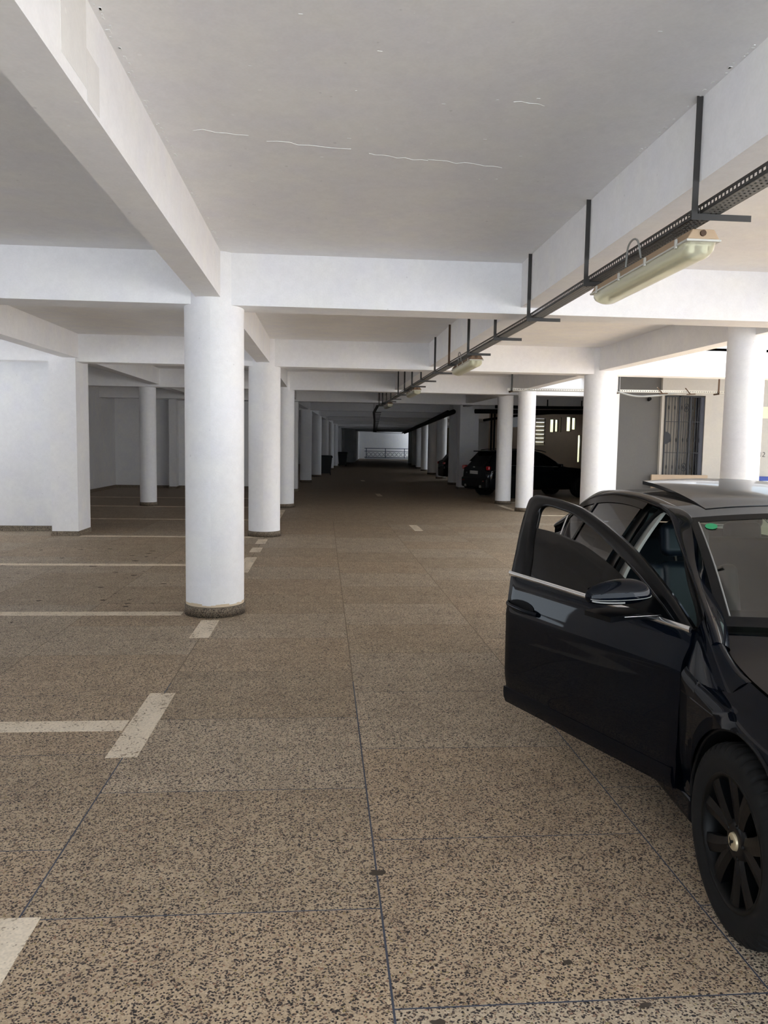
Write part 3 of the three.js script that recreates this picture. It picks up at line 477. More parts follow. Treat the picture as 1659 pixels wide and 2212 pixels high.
function makeWheel(o, side, spokeMat, R = 0.335, rim = 0.232, twin = 5) {   // outer face towards side * x
  const s = side;
  const prof = [[rim - 0.012, 0.1], [rim + 0.012, 0.112], [rim + 0.03, 0.117], [R - 0.05, 0.119], [R - 0.028, 0.113], [R - 0.014, 0.104], [R - 0.004, 0.09], [R, 0.07], [R, 0.04], [R, 0.034], [R - 0.008, 0.032], [R - 0.008, 0.026], [R, 0.024], [R, 0.006], [R - 0.008, 0.004]];
  const full = [...prof, ...prof.slice().reverse().map(([r, a]) => [r, -a])];
  const NA = 240;
  const tg = grid(NA, full.length - 1, (u, v, i, j) => { const a = (i % NA) / NA * Math.PI * 2; let [r, ax] = full[j]; if (r > R - 0.02 && Math.abs(ax) > 0.038 && i % 5 === 0) r -= 0.013; return [ax * s, r * Math.sin(a), r * Math.cos(a)]; });
  mesh('tyre', tg, M.tyre, o);
  const lathe = (pts, m = 64) => new THREE.LatheGeometry(pts.map((p) => new THREE.Vector2(p[0], p[1])), m).rotateZ(-Math.PI / 2 * s);
  const rimMesh = mesh('rim', lathe([[rim - 0.03, -0.1], [rim - 0.018, -0.09], [rim - 0.03, -0.06], [rim - 0.032, 0.06], [rim - 0.02, 0.09], [rim - 0.014, 0.105], [rim - 0.004, 0.108], [rim + 0.002, 0.104]]), M.rimBarrel, o);
  for (let k = 0; k < twin * 2; k++) {
    const base = Math.floor(k / 2) / twin * Math.PI * 2 + 0.35, sgn = k % 2 ? 1 : -1, aH = base + sgn * 0.14, aR = base + sgn * 0.29, pt = (r, a, w, ax) => [ax * s, r * Math.sin(a) + w * Math.cos(a), r * Math.cos(a) - w * Math.sin(a)];
    const g = grid(6, 5, (u, v, i, j) => { const r = lerp(0.045, rim - 0.018, u), a = lerp(aH, aR, u), w = lerp(0.023, 0.033, u), face = lerp(0.082, 0.1, Math.pow(u, 0.7)), c = [[-w, face - 0.04], [-w, face - 0.006], [0, face], [w, face - 0.006 - 0.006 * sgn * 0], [w, face - 0.04], [-w, face - 0.04]][j]; return pt(r, a, c[0], c[1]); });
    mesh('spoke', g.toNonIndexed(), spokeMat, o).geometry.computeVertexNormals();
  }
  const hub = mesh('hub', lathe([[0, 0.07], [0.07, 0.065], [0.075, 0.078], [0.055, 0.088], [0.034, 0.09], [0.034, 0.084], [0, 0.084]], 40), spokeMat, o);
  for (let k = 0; k < 5; k++) { const a = k / 5 * Math.PI * 2 + 0.35; mesh('wheel_bolt', lathe([[0, 0.09], [0.008, 0.09], [0.008, 0.07]], 10).translate(0, 0.055 * Math.sin(a), 0.055 * Math.cos(a)), M.plastic, o); }
  const cap = mesh('hub_cap', lathe([[0, 0.099], [0.026, 0.098], [0.03, 0.095], [0.032, 0.086]], 40), M.emblem, o);
  const mk = new THREE.Shape(); mk.moveTo(-0.006, -0.016); mk.lineTo(0.004, -0.016); mk.lineTo(0.003, -0.004); mk.quadraticCurveTo(0.016, 0.002, 0.014, 0.014); mk.quadraticCurveTo(0.004, 0.012, -0.001, 0.002); mk.lineTo(-0.014, 0.010); mk.lineTo(-0.012, 0.002); mk.lineTo(-0.005, -0.004);
  mesh('emblem', new THREE.ExtrudeGeometry(mk, { depth: 0.0012, bevelEnabled: false }).rotateY(Math.PI / 2 * s).translate(0.0992 * s - (s < 0 ? 0.0012 : 0), 0, 0), M.plastic, cap);
  mesh('brake_disc', lathe([[0.06, -0.02], [0.16, -0.02], [0.16, 0.004], [0.06, 0.004]], 48), M.disc, o);
  mesh('brake_caliper', rbox(0.06, 0.16, 0.07, 0.015, -0.005 * s, 0.02, 0.125), M.plastic, o);
  mesh('caliper_clip', new THREE.TorusGeometry(0.03, 0.006, 6, 18).rotateY(Math.PI / 2).translate(0.032 * s, 0.02, 0.125), M.lime, o);
  mesh('rim_back', lathe([[0, -0.03], [rim - 0.03, -0.05]], 40), M.dark, o);
  void rimMesh; void hub; return o;
}

// ----- the near sedan
{
  const car = thing('sedan_car', 'black sedan with its front passenger door open, at the right edge', 'car', null, [2.291, 0, 2.28], -0.0785);
  car.scale.setScalar(0.975);
  const beltY = cub([0.45, 0.55, 1.2, 1.8, 2.4, 3.0, 3.3], [0.962, 0.966, 0.985, 1.0, 1.02, 1.046, 1.055]);
  const spaced = (a, b, n) => Array.from({ length: n + 1 }, (_, i) => lerp(a, b, i / n));
  const archCols = (c, r) => Array.from({ length: 33 }, (_, i) => c - r * Math.cos(i / 32 * Math.PI));
  function sidePanel(side, cols, yB, yT, ny, lf) { const n = cols.length - 1; return grid(n, ny, (u, v, i) => { const s = cols[i], y = lerp(yB(s, i), yT(s), v); return P(s, y, side * lf(s, y)); }); }
  const flare = (s, y, c) => { const d = Math.hypot(s - c, y - AX) - RA; return d < 0.055 ? 0.012 * (1 - clamp(d / 0.055, 0, 1)) : 0; };
  for (const side of [-1, 1]) {
    // front fender: columns run round the arch
    const cf = [...spaced(-0.88, -RA - 0.01, 12), ...archCols(0, RA), ...spaced(RA + 0.004, 0.515, 6)];
    const fenderLat = (s, y) => { const top = hoodTop(s), sh = Math.max(0, Wd(s, top) - hoodEdge(s)), t = clamp((y - (top - 0.15)) / 0.15, 0, 1); return Wd(s, y) + flare(s, y, 0) - sh * t * t; };
    const fender = mesh('fender', sidePanel(side, cf, (s) => Math.abs(s) <= RA + 1e-6 ? AX + Math.sqrt(Math.max(0, RA * RA - s * s)) : s < 0 ? 0.24 : 0.2, (s) => hoodTop(s) - 0.003, 22, fenderLat), M.carPaint, car);
    // hump of the fender that sweeps up into the screen pillar
    const crestY = cub([0.2, 0.28, 0.36, 0.44, 0.53], [0.818, 0.845, 0.895, 0.957, 1.016]), crestL = cub([0.2, 0.28, 0.36, 0.44, 0.53], [0.851, 0.851, 0.85, 0.847, 0.835]);
    mesh('fender_shoulder', grid(16, 14, (u, v) => { const s = lerp(0.2, 0.525, u), y0 = 0.715, l0 = Wd(s, y0) + 0.001, l2 = hoodEdge(s) - 0.004, y2 = hoodTop(s) - 0.004, cl = 2 * crestL(s) - (l0 + l2) / 2, cy = 2 * crestY(s) - (y0 + y2) / 2, a = (1 - v) * (1 - v), b = 2 * v * (1 - v), c = v * v; return P(s, a * y0 + b * cy + c * y2, side * (a * l0 + b * cl + c * l2)); }), M.carPaint, fender);
    // liners
    for (const [c, nm] of [[0, 'wheel_liner'], [WB, 'wheel_liner']]) mesh(nm, grid(30, 1, (u, v) => { const a = -0.25 + u * (Math.PI + 0.5); return P(c - Math.cos(a) * (RA + 0.004), AX + Math.sin(a) * (RA + 0.004), side * lerp(0.91, 0.5, v)); }), M.dark, car);
    mesh('wheel_well', [grid(1, 1, (u, v) => P(-0.42 + u * 0.84, 0.2 + v * 0.6, side * 0.52)), grid(1, 1, (u, v) => P(WB - 0.42 + u * 0.84, 0.2 + v * 0.6, side * 0.52))], M.dark, car);
    mesh('arch_lip', grid(40, 6, (u, v) => { const a = u * Math.PI, b = v * Math.PI * 2, r = RA - 0.002 + Math.cos(b) * 0.008; return P(-Math.cos(a) * r, AX + Math.sin(a) * r, side * (Wd(0, 0.5) + 0.004 + Math.sin(b) * 0.008)); }), M.plastic, fender);
    // rear door, quarter panel, sill
    const rd = new THREE.Group(); rd.name = 'rear_door'; car.add(rd);
    mesh('door_skin', sidePanel(side, spaced(1.815, 2.7, 24), (s) => s < 2.42 ? 0.27 : AX + Math.sqrt(Math.max(0, 0.47 * 0.47 - (s - WB) ** 2)) * (s < 2.44 ? 0.6 : 1), (s) => beltY(s) - 0.004, 20, Wd), M.carPaint, rd);
    mesh('handle', rbox(0.03, 0.035, 0.2, 0.012, side * 0.93, 0.86, -1.98), M.carPaint, rd);
    const topY = cub([1.5, 1.8, 2.2, 2.6, 2.9, 3.06, 3.18], [1.372, 1.385, 1.392, 1.372, 1.328, 1.28, 1.2]);
    mesh('window_glass', sidePanel(side, spaced(1.9, 2.7, 20), (s) => beltY(s) + 0.006, topY, 10, (s, y) => Wd(s, y) - 0.012), M.tint, rd);
    mesh('window_glass', sidePanel(side, spaced(2.745, 3.13, 10), (s) => beltY(s) + 0.006, (s) => Math.max(beltY(s) + 0.02, topY(s) - 0.01), 8, (s, y) => Wd(s, y) - 0.012), M.tint, car);
    mesh('window_divider', grid(10, 1, (u, v) => { const s = lerp(2.70, 2.745, v) + u * 0.02, y = lerp(beltY(2.7), topY(2.74), u); return P(s, y, side * (Wd(s, y) - 0.004)); }), M.gloss, rd);
    mesh('window_surround', sidePanel(side, spaced(1.84, 3.17, 30), (s) => Math.max(beltY(s), topY(s) - 0.03), (s) => topY(s) + 0.018, 3, (s, y) => Wd(s, y) - 0.005), M.gloss, rd);
    mesh('chrome_strip', [grid(30, 4, (u, v) => { const s = lerp(1.82, 3.05, u), b = v * Math.PI * 2, y = beltY(s); return P(s, y + Math.sin(b) * 0.009, side * (Wd(s, y) + 0.002 + Math.cos(b) * 0.006)); }), grid(8, 4, (u, v) => { const s = 3.05 + u * 0.16, b = v * Math.PI * 2, y = 1.046 + u * 0.15; return P(s + Math.sin(b) * 0.012, y, side * (Wd(s, y) + 0.003 + Math.cos(b) * 0.006)); })], M.chrome, car);
    const cq = [...spaced(2.71, WB - 0.001, 2).slice(0, 1), ...Array.from({ length: 30 }, (_, i) => WB - RA * Math.cos(lerp(Math.acos((WB - 2.715) / RA), Math.PI, i / 29))), ...spaced(WB + RA + 0.004, 3.96, 14)];
    const qTop = cub([2.7, 3.0, 3.3, 3.6, 3.97], [1.035, 1.05, 1.075, 1.075, 1.03]);
    mesh('quarter_panel', sidePanel(side, cq, (s) => s < WB + RA + 0.002 ? AX + Math.sqrt(Math.max(0, RA * RA - (s - WB) ** 2)) : 0.28, qTop, 20, (s, y) => { const t = clamp((y - qTop(s) + 0.12) / 0.12, 0, 1) * clamp((s - 3.0) / 0.4, 0, 1); return Wd(s, y) + flare(s, y, WB) - 0.16 * t * t; }), M.carPaint, car);
    mesh('sill', rbox(0.09, 0.12, 2.0, 0.03, side * 0.845, 0.235, -1.43), M.carPaint, car);
    // screen pillar and roof rail
    const O = [[0.40, 0.945, 0.845], [0.50, 1.015, 0.835], [0.885, 1.138, 0.75], [1.2, 1.272, 0.70], [1.45, 1.362, 0.652], [1.8, 1.402, 0.632], [2.2, 1.41, 0.624], [2.6, 1.39, 0.624], [2.9, 1.346, 0.64], [3.1, 1.28, 0.675], [3.25, 1.15, 0.76], [3.42, 1.085, 0.80]];
    const I = [[0.44, 0.90, 0.765], [0.57, 0.965, 0.722], [0.93, 1.112, 0.648], [1.16, 1.262, 0.607], [1.31, 1.355, 0.58], [1.62, 1.402, 0.578], [2.1, 1.43, 0.57], [2.6, 1.42, 0.565], [3.0, 1.388, 0.56], [3.25, 1.318, 0.575], [3.5, 1.21, 0.62], [3.72, 1.10, 0.68]];
    const Oc = new THREE.CatmullRomCurve3(O.map((q) => new THREE.Vector3(...P(q[0], q[1], side * q[2])))), Ic = new THREE.CatmullRomCurve3(I.map((q) => new THREE.Vector3(...P(q[0], q[1], side * q[2]))));
    mesh('side_frame', grid(80, 20, (u, v) => {
      const a = Oc.getPoint(u), b = Ic.getPoint(u), t = Oc.getTangent(u), w = a.clone().sub(b), n = new THREE.Vector3().crossVectors(t, w).normalize(), th = v * Math.PI * 2;
      if (n.y < 0) n.negate();
      const c = Math.cos(th), sn = Math.sin(th), p = a.clone().add(b).multiplyScalar(0.5).addScaledVector(w, 0.5 * Math.sign(c) * Math.pow(Math.abs(c), 0.8)).addScaledVector(n, sn > 0 ? 0.016 * Math.pow(sn, 0.8) : 0.034 * sn); return [p.x, p.y, p.z];
    }), M.carPaint, car);
    // B pillar with pale inner trim
    mesh('centre_pillar', shell(2, 20, (u, v) => { const y = lerp(0.28, 1.40, v), s = lerp(1.76, 1.87, u) + v * 0.06; return P(s, y, side * (latF(y) - 0.035)); }, [-side * 0.05, 0, 0]), M.gloss, car);
    mesh('pillar_trim', shell(2, 16, (u, v) => { const y = lerp(0.9, 1.37, v), s = lerp(1.72, 1.82, u) + v * 0.03 - Math.sin(v * Math.PI) * -0.02; return P(s, y, side * (latF(y) - 0.095)); }, [-side * 0.02, 0, 0]), M.trim, car);
    mesh('door_seal', tube([[0.5, 0.32], [0.52, 0.6], [0.56, 0.95], [0.9, 1.11], [1.2, 1.245], [1.48, 1.338], [1.72, 1.355], [1.79, 1.2], [1.76, 0.9], [1.74, 0.4]].map(([s, y]) => P(s, y, side * (latF(y) - 0.06))), 0.012, 60, 8), M.rubber, car);
    mesh('hinge_pillar', shell(3, 10, (u, v) => { const y = lerp(0.25, 0.86, v), s = lerp(0.42, 0.56, u); return P(s, y, side * (latF(y) - 0.05 - u * 0.05)); }, [-side * 0.1, 0, 0]), M.carPaint, car);
    mesh('door_hinge', [rbox(0.06, 0.06, 0.07, 0.01, side * 0.865, 0.82, -0.53), rbox(0.06, 0.06, 0.07, 0.01, side * 0.865, 0.45, -0.53)], M.carPaint, car);
  }
  // hood, screen, roof, rear
  const hoodAt = (u, s) => hoodTop(s) + 0.052 * (1 - u * u) - 0.006 * Math.exp(-(((Math.abs(u) - 0.62) / 0.08) ** 2));
  mesh('hood', grid(40, 34, (a, b) => { const u = a * 2 - 1, s = lerp(-0.86, 0.44 + 0.13 * u * u, b); return P(s, hoodAt(u, s), u * (hoodEdge(s) - 0.006)); }), M.carPaint, car);
  mesh('cowl', grid(24, 3, (a, b) => { const u = a * 2 - 1, s = lerp(0.41 + 0.14 * u * u, 0.52 + 0.12 * u * u, b); return P(s, 0.925 - 0.03 * u * u + b * 0.035, u * 0.74); }), M.plastic, car);
  const wsAt = (u, v) => { const l0 = 0.738 * u, s0 = 0.47 + 0.12 * u * u, y0 = 0.985 - 0.018 * u * u, l1 = 0.60 * u, s1 = 1.22 + 0.09 * u * u, y1 = 1.398 - 0.042 * u * u, k = Math.sin(v * Math.PI) * 0.02; return P(lerp(s0, s1, v) - k * 0.45, lerp(y0, y1, v) + k * 0.9, lerp(l0, l1, v)); };
  const ws = mesh('windscreen', grid(32, 20, (a, v) => wsAt(a * 2 - 1, v)), M.glass, car);
  const off = (p) => [p[0], p[1] + 0.0015, p[2] + 0.0015];
  mesh('black_border', [grid(2, 20, (a, v) => off(wsAt(lerp(-1, -0.945, a), v))), grid(2, 20, (a, v) => off(wsAt(lerp(0.945, 1, a), v))), grid(30, 2, (a, v) => off(wsAt(a * 2 - 1, lerp(0.94, 1, v)))), grid(30, 2, (a, v) => off(wsAt(a * 2 - 1, lerp(0, 0.07, v))))], M.plastic, ws);
  mesh('screen_seal', tube(Array.from({ length: 13 }, (_, i) => off(wsAt(-0.94, lerp(0.07, 0.935, i / 12)))), 0.004, 30, 6), M.cableGrey, ws);
  mesh('inspection_sticker', grid(12, 3, (a, r) => { const t = a * Math.PI * 2; const q = off(wsAt(-0.865 + Math.cos(t) * 0.045 * r, 0.88 + Math.sin(t) * 0.035 * r)); return [q[0], q[1] + 0.001, q[2] + 0.002]; }), M.green, ws);
  mesh('wiper', [bar(P(0.44, 0.985, -0.55), P(0.42, 0.99, 0.1), 0.02, 0.012), bar(P(0.44, 0.985, 0.0), P(0.46, 0.99, 0.58), 0.02, 0.012)], M.plastic, car);
  const roofY = cub([1.2, 1.35, 1.6, 2.1, 2.6, 3.05], [1.385, 1.405, 1.44, 1.468, 1.455, 1.41]);
  const roofEdgeY = cub([1.2, 1.31, 1.62, 2.1, 2.6, 3.05], [1.34, 1.356, 1.403, 1.431, 1.421, 1.385]);
  const roofAt = (u, b) => { const s = lerp(1.225 + 0.09 * u * u, 3.02, b), e = cub([1.2, 1.31, 1.62, 2.1, 2.6, 3.05], [0.58, 0.578, 0.577, 0.57, 0.565, 0.56])(s); return P(s, lerp(roofY(s), roofEdgeY(s), u * u), u * e); };
  mesh('roof', grid(30, 30, (a, b) => roofAt(a * 2 - 1, b)), M.carPaint, car);
  mesh('headliner', grid(14, 14, (a, b) => { const p = roofAt((a * 2 - 1) * 0.98, 0.05 + b * 0.93); return [p[0], p[1] - 0.035, p[2]]; }), M.headliner, car);
  mesh('sunroof', shell(20, 16, (a, b) => { const u = a * 2 - 1, s = lerp(1.44, 2.42, b), l = u * 0.46; return P(s, lerp(roofY(s), roofEdgeY(s), (l / 0.57) ** 2) + 0.004 + Math.max(0, b - 0.05) * 0.056, l); }, [0, -0.022, 0]), M.gloss, car);
  mesh('rear_window', grid(20, 12, (a, b) => { const u = a * 2 - 1, s = lerp(3.02, 3.66 + 0.06 * (1 - u * u), b); return P(s, lerp(1.408 - 0.024 * u * u, 1.115 - 0.012 * u * u, b) + Math.sin(b * Math.PI) * 0.03, u * lerp(0.56, 0.66, b)); }), M.darkTint, car);
  mesh('trunk_lid', [grid(20, 10, (a, b) => { const u = a * 2 - 1, s = lerp(3.68, 3.97, b); return P(s - 0.06 * u * u * b, lerp(1.11, 1.075, b) - 0.02 * u * u, u * lerp(0.70, 0.66, b)); }), grid(20, 10, (a, b) => { const u = a * 2 - 1, y = lerp(1.075, 0.62, b); return P(3.97 - 0.06 * u * u + Math.sin(b * Math.PI) * 0.02, y - 0.02 * u * u, u * 0.68); })], M.carPaint, car);
  mesh('rear_bumper', grid(24, 12, (a, b) => { const t = lerp(-1, 1, a), y = lerp(0.24, 0.68, b); const ang = t * 1.25; return P(3.72 + 0.28 * Math.cos(ang) + 0.02 * Math.sin(b * 3), y, Math.sin(ang) * 0.72 / 0.95); }), M.carPaint, car);
  mesh('tail_lamp', [rbox(0.24, 0.12, 0.08, 0.02, -0.56, 0.85, -3.91), rbox(0.24, 0.12, 0.08, 0.02, 0.56, 0.85, -3.91)], M.red, car);
  mesh('front_bumper', grid(30, 14, (a, b) => { const t = lerp(-1, 1, a) * 1.3, y = lerp(0.2, 0.66, b); return P(-0.62 - 0.34 * Math.cos(t) - 0.03 * Math.sin(b * Math.PI), y, Math.sin(t) * 0.76); }), M.carPaint, car);
  mesh('grille', grid(16, 6, (a, b) => { const u = a * 2 - 1, y = lerp(0.5, 0.66, b); return P(-0.975 + 0.05 * u * u, y, u * lerp(0.36, 0.42, b)); }), M.plastic, car);
  mesh('head_lamp', [-1, 1].map((k) => rbox(0.30, 0.09, 0.16, 0.035).rotateY(k * 0.55).translate(k * 0.55, 0.615, 0.80)), M.gloss, car);
  // inside
  mesh('floor_pan', [rbox(1.6, 0.05, 3.2, 0.02, 0, 0.22, -1.6), rbox(1.5, 0.6, 0.04, 0.01, 0, 0.55, -0.62), rbox(1.5, 0.7, 0.04, 0.01, 0, 0.6, -3.05)], M.dark, car);
  mesh('dashboard', [rbox(1.28, 0.24, 0.40, 0.08, 0, 0.82, -0.92), rbox(0.26, 0.5, 0.7, 0.05, 0, 0.5, -1.2)], M.plastic, car);
  mesh('steering_wheel', new THREE.TorusGeometry(0.18, 0.016, 10, 40).rotateX(-0.4).translate(0.38, 0.88, -1.18), M.plastic, car);
  mesh('rear_mirror', rbox(0.22, 0.06, 0.03, 0.015, 0, 1.3, -1.26), M.plastic, car);
  for (const l of [-0.38, 0.38]) {
    const seat = new THREE.Group(); seat.name = 'seat'; car.add(seat);
    mesh('cushion', [rbox(0.36, 0.14, 0.52, 0.05, l, 0.47, -1.42), rbox(0.09, 0.19, 0.5, 0.04, l - 0.22, 0.48, -1.42), rbox(0.09, 0.19, 0.5, 0.04, l + 0.22, 0.48, -1.42)], M.leather, seat);
    const back = [rbox(0.34, 0.58, 0.13, 0.05, 0, 0.29, 0), rbox(0.1, 0.56, 0.18, 0.045, -0.21, 0.28, 0.02), rbox(0.1, 0.56, 0.18, 0.045, 0.21, 0.28, 0.02)].map((g) => g.rotateX(-0.3).translate(l, 0.5, -1.68));
    mesh('backrest', back, M.leather, seat);
    mesh('headrest', rbox(0.28, 0.2, 0.1, 0.045).rotateX(-0.2).translate(l, 1.175, -1.9), M.leather, seat);
    mesh('headrest_post', [bar([l - 0.06, 1.0, -1.83], [l - 0.06, 1.12, -1.885], 0.012, 0.012), bar([l + 0.06, 1.0, -1.83], [l + 0.06, 1.12, -1.885], 0.012, 0.012)], M.chrome, seat);
  }
  const bench = mesh('rear_bench', [rbox(1.3, 0.16, 0.5, 0.05, 0, 0.46, -2.35), rbox(1.3, 0.62, 0.16, 0.06).rotateX(-0.4).translate(0, 0.8, -2.72)], M.leather, car);
  for (const l of [-0.42, 0, 0.42]) mesh('headrest', rbox(0.26, 0.16, 0.1, 0.045).rotateX(-0.2).translate(l, 1.12, -2.86), M.leather, bench);
  mesh('parcel_shelf', rbox(1.2, 0.03, 0.6, 0.01, 0, 1.06, -3.2), M.plastic, car);
  // wheels
  for (const [s, side] of [[0, -1], [0, 1], [WB, -1], [WB, 1]]) { const w = new THREE.Group(); w.name = 'wheel'; car.add(w); w.position.set(side * 0.82, AX, -s - 0.02); makeWheel(w, side, M.rim); w.rotation.x = s ? 0.5 : 0.2; }
  // closed door on the far side
  const door = (side, parent, ox, oz) => {
    const lf = (s, y) => latF(y) - 0.0, sh = (p) => [p[0] - ox, p[1], p[2] - oz];
    const front = lin([0.26, 0.3, 0.5, 0.7, 0.83, 0.9, 0.966], [0.575, 0.569, 0.541, 0.533, 0.535, 0.515, 0.52]), rear = cub([0.26, 0.365, 0.585, 0.794, 0.921, 1.001], [1.80, 1.777, 1.758, 1.757, 1.768, 1.795]);
    const bot = 0.265, top = (u) => lerp(0.966, 1.001, u) - 0.006;
    mesh('door_skin', shell(40, 34, (u, v) => { const y = lerp(bot, top(u), v), s = lerp(front(y), rear(y), u), e = Math.min(1, Math.min(u * 1.25, (1 - u) * 1.25, v * 0.7) / 0.012); return sh(P(s, y, side * (lf(s, y) - (1 - e) * 0.008))); }, (p, u, v) => [-side * lerp(0.05, 0.11, Math.sin(v * 2.6)), 0, 0]), M.carPaint, parent);
    mesh('inner_trim', shell(12, 12, (u, v) => { const y = lerp(0.32, 0.95, v), s = lerp(0.6, 1.72, u); return sh(P(s, y, side * (lf(s, y) - 0.105 - 0.03 * Math.sin(v * 5)))); }, [-side * 0.02, 0, 0]), M.leather, parent);
    mesh('lower_moulding', shell(20, 3, (u, v) => { const y = lerp(0.268, 0.36, v), s = lerp(0.575, 1.785, u); return sh(P(s, y, side * (lf(s, y) + 0.006 * Math.sin(v * Math.PI) + 0.002))); }, [-side * 0.01, 0, 0]), M.carPaint, parent);
    // window frame as a band between two outlines
    const Of = [[0.525, 0.966], [0.60, 1.015], [0.675, 1.059], [0.87, 1.16], [1.073, 1.246], [1.291, 1.321], [1.516, 1.383], [1.737, 1.415], [1.87, 1.424], [1.945, 1.424], [1.968, 1.40], [1.94, 1.32], [1.90, 1.23], [1.844, 1.115], [1.797, 1.0]];
    const If = [[0.62, 0.975], [0.665, 1.0], [0.73, 1.035], [0.90, 1.115], [1.09, 1.196], [1.29, 1.274], [1.517, 1.340], [1.68, 1.362], [1.77, 1.368], [1.812, 1.355], [1.822, 1.325], [1.795, 1.27], [1.75, 1.19], [1.69, 1.10], [1.64, 1.0]];
    const mk = (L) => new THREE.CatmullRomCurve3(L.map((q) => new THREE.Vector3(q[0], q[1], 0)), false, 'catmullrom', 0.4);
    const oc = mk(Of), ic = mk(If), NF = 90, at = (u, k) => { const n = Of.length - 1, a = oc.getPoint(u), b = ic.getPoint(u); void n; return [lerp(a.x, b.x, k), lerp(a.y, b.y, k)]; };
    mesh('window_frame', grid(NF, 10, (u, v) => { const ring = v * Math.PI * 2, k = 0.5 - 0.5 * Math.cos(ring), [s, y] = at(u, k), d = Math.sin(ring) > 0 ? 0.004 : -0.045; return sh(P(s, y, side * (latF(y) + (k < 0.02 || k > 0.98 ? -0.018 : d)))); }), M.gloss, parent);
    // glass, part lowered
    const gTop = cub([0.62, 0.8, 0.984, 1.168, 1.376, 1.584, 1.776, 1.83], [0.94, 1.0, 1.093, 1.156, 1.21, 1.239, 1.252, 1.252]), gEnd = (y) => lin([0.9, 1.0, 1.1, 1.19, 1.27], [1.62, 1.66, 1.71, 1.77, 1.81])(y);
    mesh('window_glass', grid(28, 12, (u, v) => { const y1 = lerp(0.62, 1.75, u), s0 = y1, yt = gTop(s0), y = lerp(0.95, Math.max(0.951, yt), v), s = s0 + (u > 0.9 ? (u - 0.9) * 10 * (gEnd(y) - 1.70) : 0); return sh(P(s, y, side * (latF(y) - 0.02))); }), side < 0 ? M.darkTint : M.tint, parent);
    mesh('chrome_strip', grid(30, 6, (u, v) => { const s = lerp(0.523, 1.797, u), b = v * Math.PI * 2, y = lerp(0.966, 1.0, u) + Math.sin(u * 3.14) * 0.002; return sh(P(s, y + Math.sin(b) * 0.015, side * (lf(s, y) + 0.003 + Math.cos(b) * 0.008))); }), M.chrome, parent);
    mesh('handle_recess', grid(16, 6, (u, v) => { const a = u * Math.PI * 2, r = v; const s = 1.62 + Math.cos(a) * 0.11 * r, y = 0.845 + Math.sin(a) * 0.036 * r; return sh(P(s, y, side * (lf(s, y) + 0.0035 - 0.0 * r))); }), M.dark, parent);
    mesh('handle', [tube([[1.735, 0.848, 0.004], [1.70, 0.846, 0.026], [1.62, 0.842, 0.034], [1.53, 0.836, 0.03], [1.475, 0.83, 0.006]].map(([s, y, o]) => sh(P(s, y, side * (lf(s, y) + o)))), 0.013, 30, 10)], M.carPaint, parent);
    // mirror on its sail panel
    mesh('mirror_sail', shell(6, 6, (u, v) => { const s = lerp(0.6, 0.88, u), y = lerp(0.974, lerp(0.978, 1.11, u), v); return sh(P(s, y, side * (latF(y) + 0.002))); }, [-side * 0.03, 0, 0]), M.gloss, parent);
    const mc = [0.79, 1.062, 1.02];
    const house = (a, b, top) => { const x = Math.sin(b), cz = Math.cos(b); void top; const o = x * 0.145, tip = (x + 1) / 2, h = lerp(0.066, 0.052, tip) * Math.pow(Math.max(0, cz), 0.62) , d = lerp(0.085, 0.05, tip) * Math.pow(Math.max(0, cz), 0.5); return [mc[0] + tip * 0.05 - d * Math.cos(a) * (Math.cos(a) > 0 ? 1 : 0.35), mc[1] + 0.012 + Math.sin(a) * h * (Math.sin(a) > 0 ? 1.15 : 0.75) - tip * 0.012, mc[2] + o]; };
    const mir = grid(28, 24, (u, v) => { const q = house(u * Math.PI * 2, (v - 0.5) * Math.PI); return sh(P(q[0], q[1], side * q[2])); });
    mesh('mirror_housing', mir, M.carPaint, parent);
    mesh('mirror_glass', grid(10, 10, (u, v) => { const x = (v - 0.5) * 2; return sh(P(mc[0] + 0.05 + (x + 1) * 0.02, mc[1] + 0.008 + (u - 0.5) * 0.075 * Math.sqrt(1 - x * x * 0.7), side * (mc[2] + x * 0.1))); }), M.mirrorGlass, parent);
    mesh('mirror_trim', tube(Array.from({ length: 13 }, (_, i) => { const q = house(-0.28, (i / 12 - 0.5) * 2.7); return sh(P(q[0] - 0.003, q[1], side * q[2])); }), 0.0018, 30, 6), M.cableGrey, parent);
    mesh('mirror_signal', tube(Array.from({ length: 9 }, (_, i) => { const q = house(-0.62, (i / 8) * 1.2); return sh(P(q[0] - 0.002, q[1], side * q[2])); }), 0.004, 20, 6), M.cableGrey, parent);
    mesh('mirror_foot', shell(6, 4, (u, v) => { const l = lerp(0.85, 1.15, u), s = lerp(0.70, 0.86, v); return sh(P(s, lerp(0.985, 1.0, u) + 0.01 * Math.sin(u * 3), side * l)); }, [0, -0.022, 0]), M.gloss, parent);
    mesh('mirror_foot_trim', tube([P(0.695, 0.99, side * 0.86), P(0.69, 0.995, side * 0.98), P(0.695, 0.998, side * 1.08)].map(sh), 0.002, 16, 6), M.chrome, parent);
  };
  const od = new THREE.Group(); od.name = 'front_door'; od.userData.label = 'open front door with half lowered window'; od.position.set(-0.895, 0, -0.52); od.rotation.y = 26.3 * Math.PI / 180; car.add(od); door(-1, od, -0.895, -0.52);
  const cd = new THREE.Group(); cd.name = 'front_door'; car.add(cd); door(1, cd, 0, 0);
}

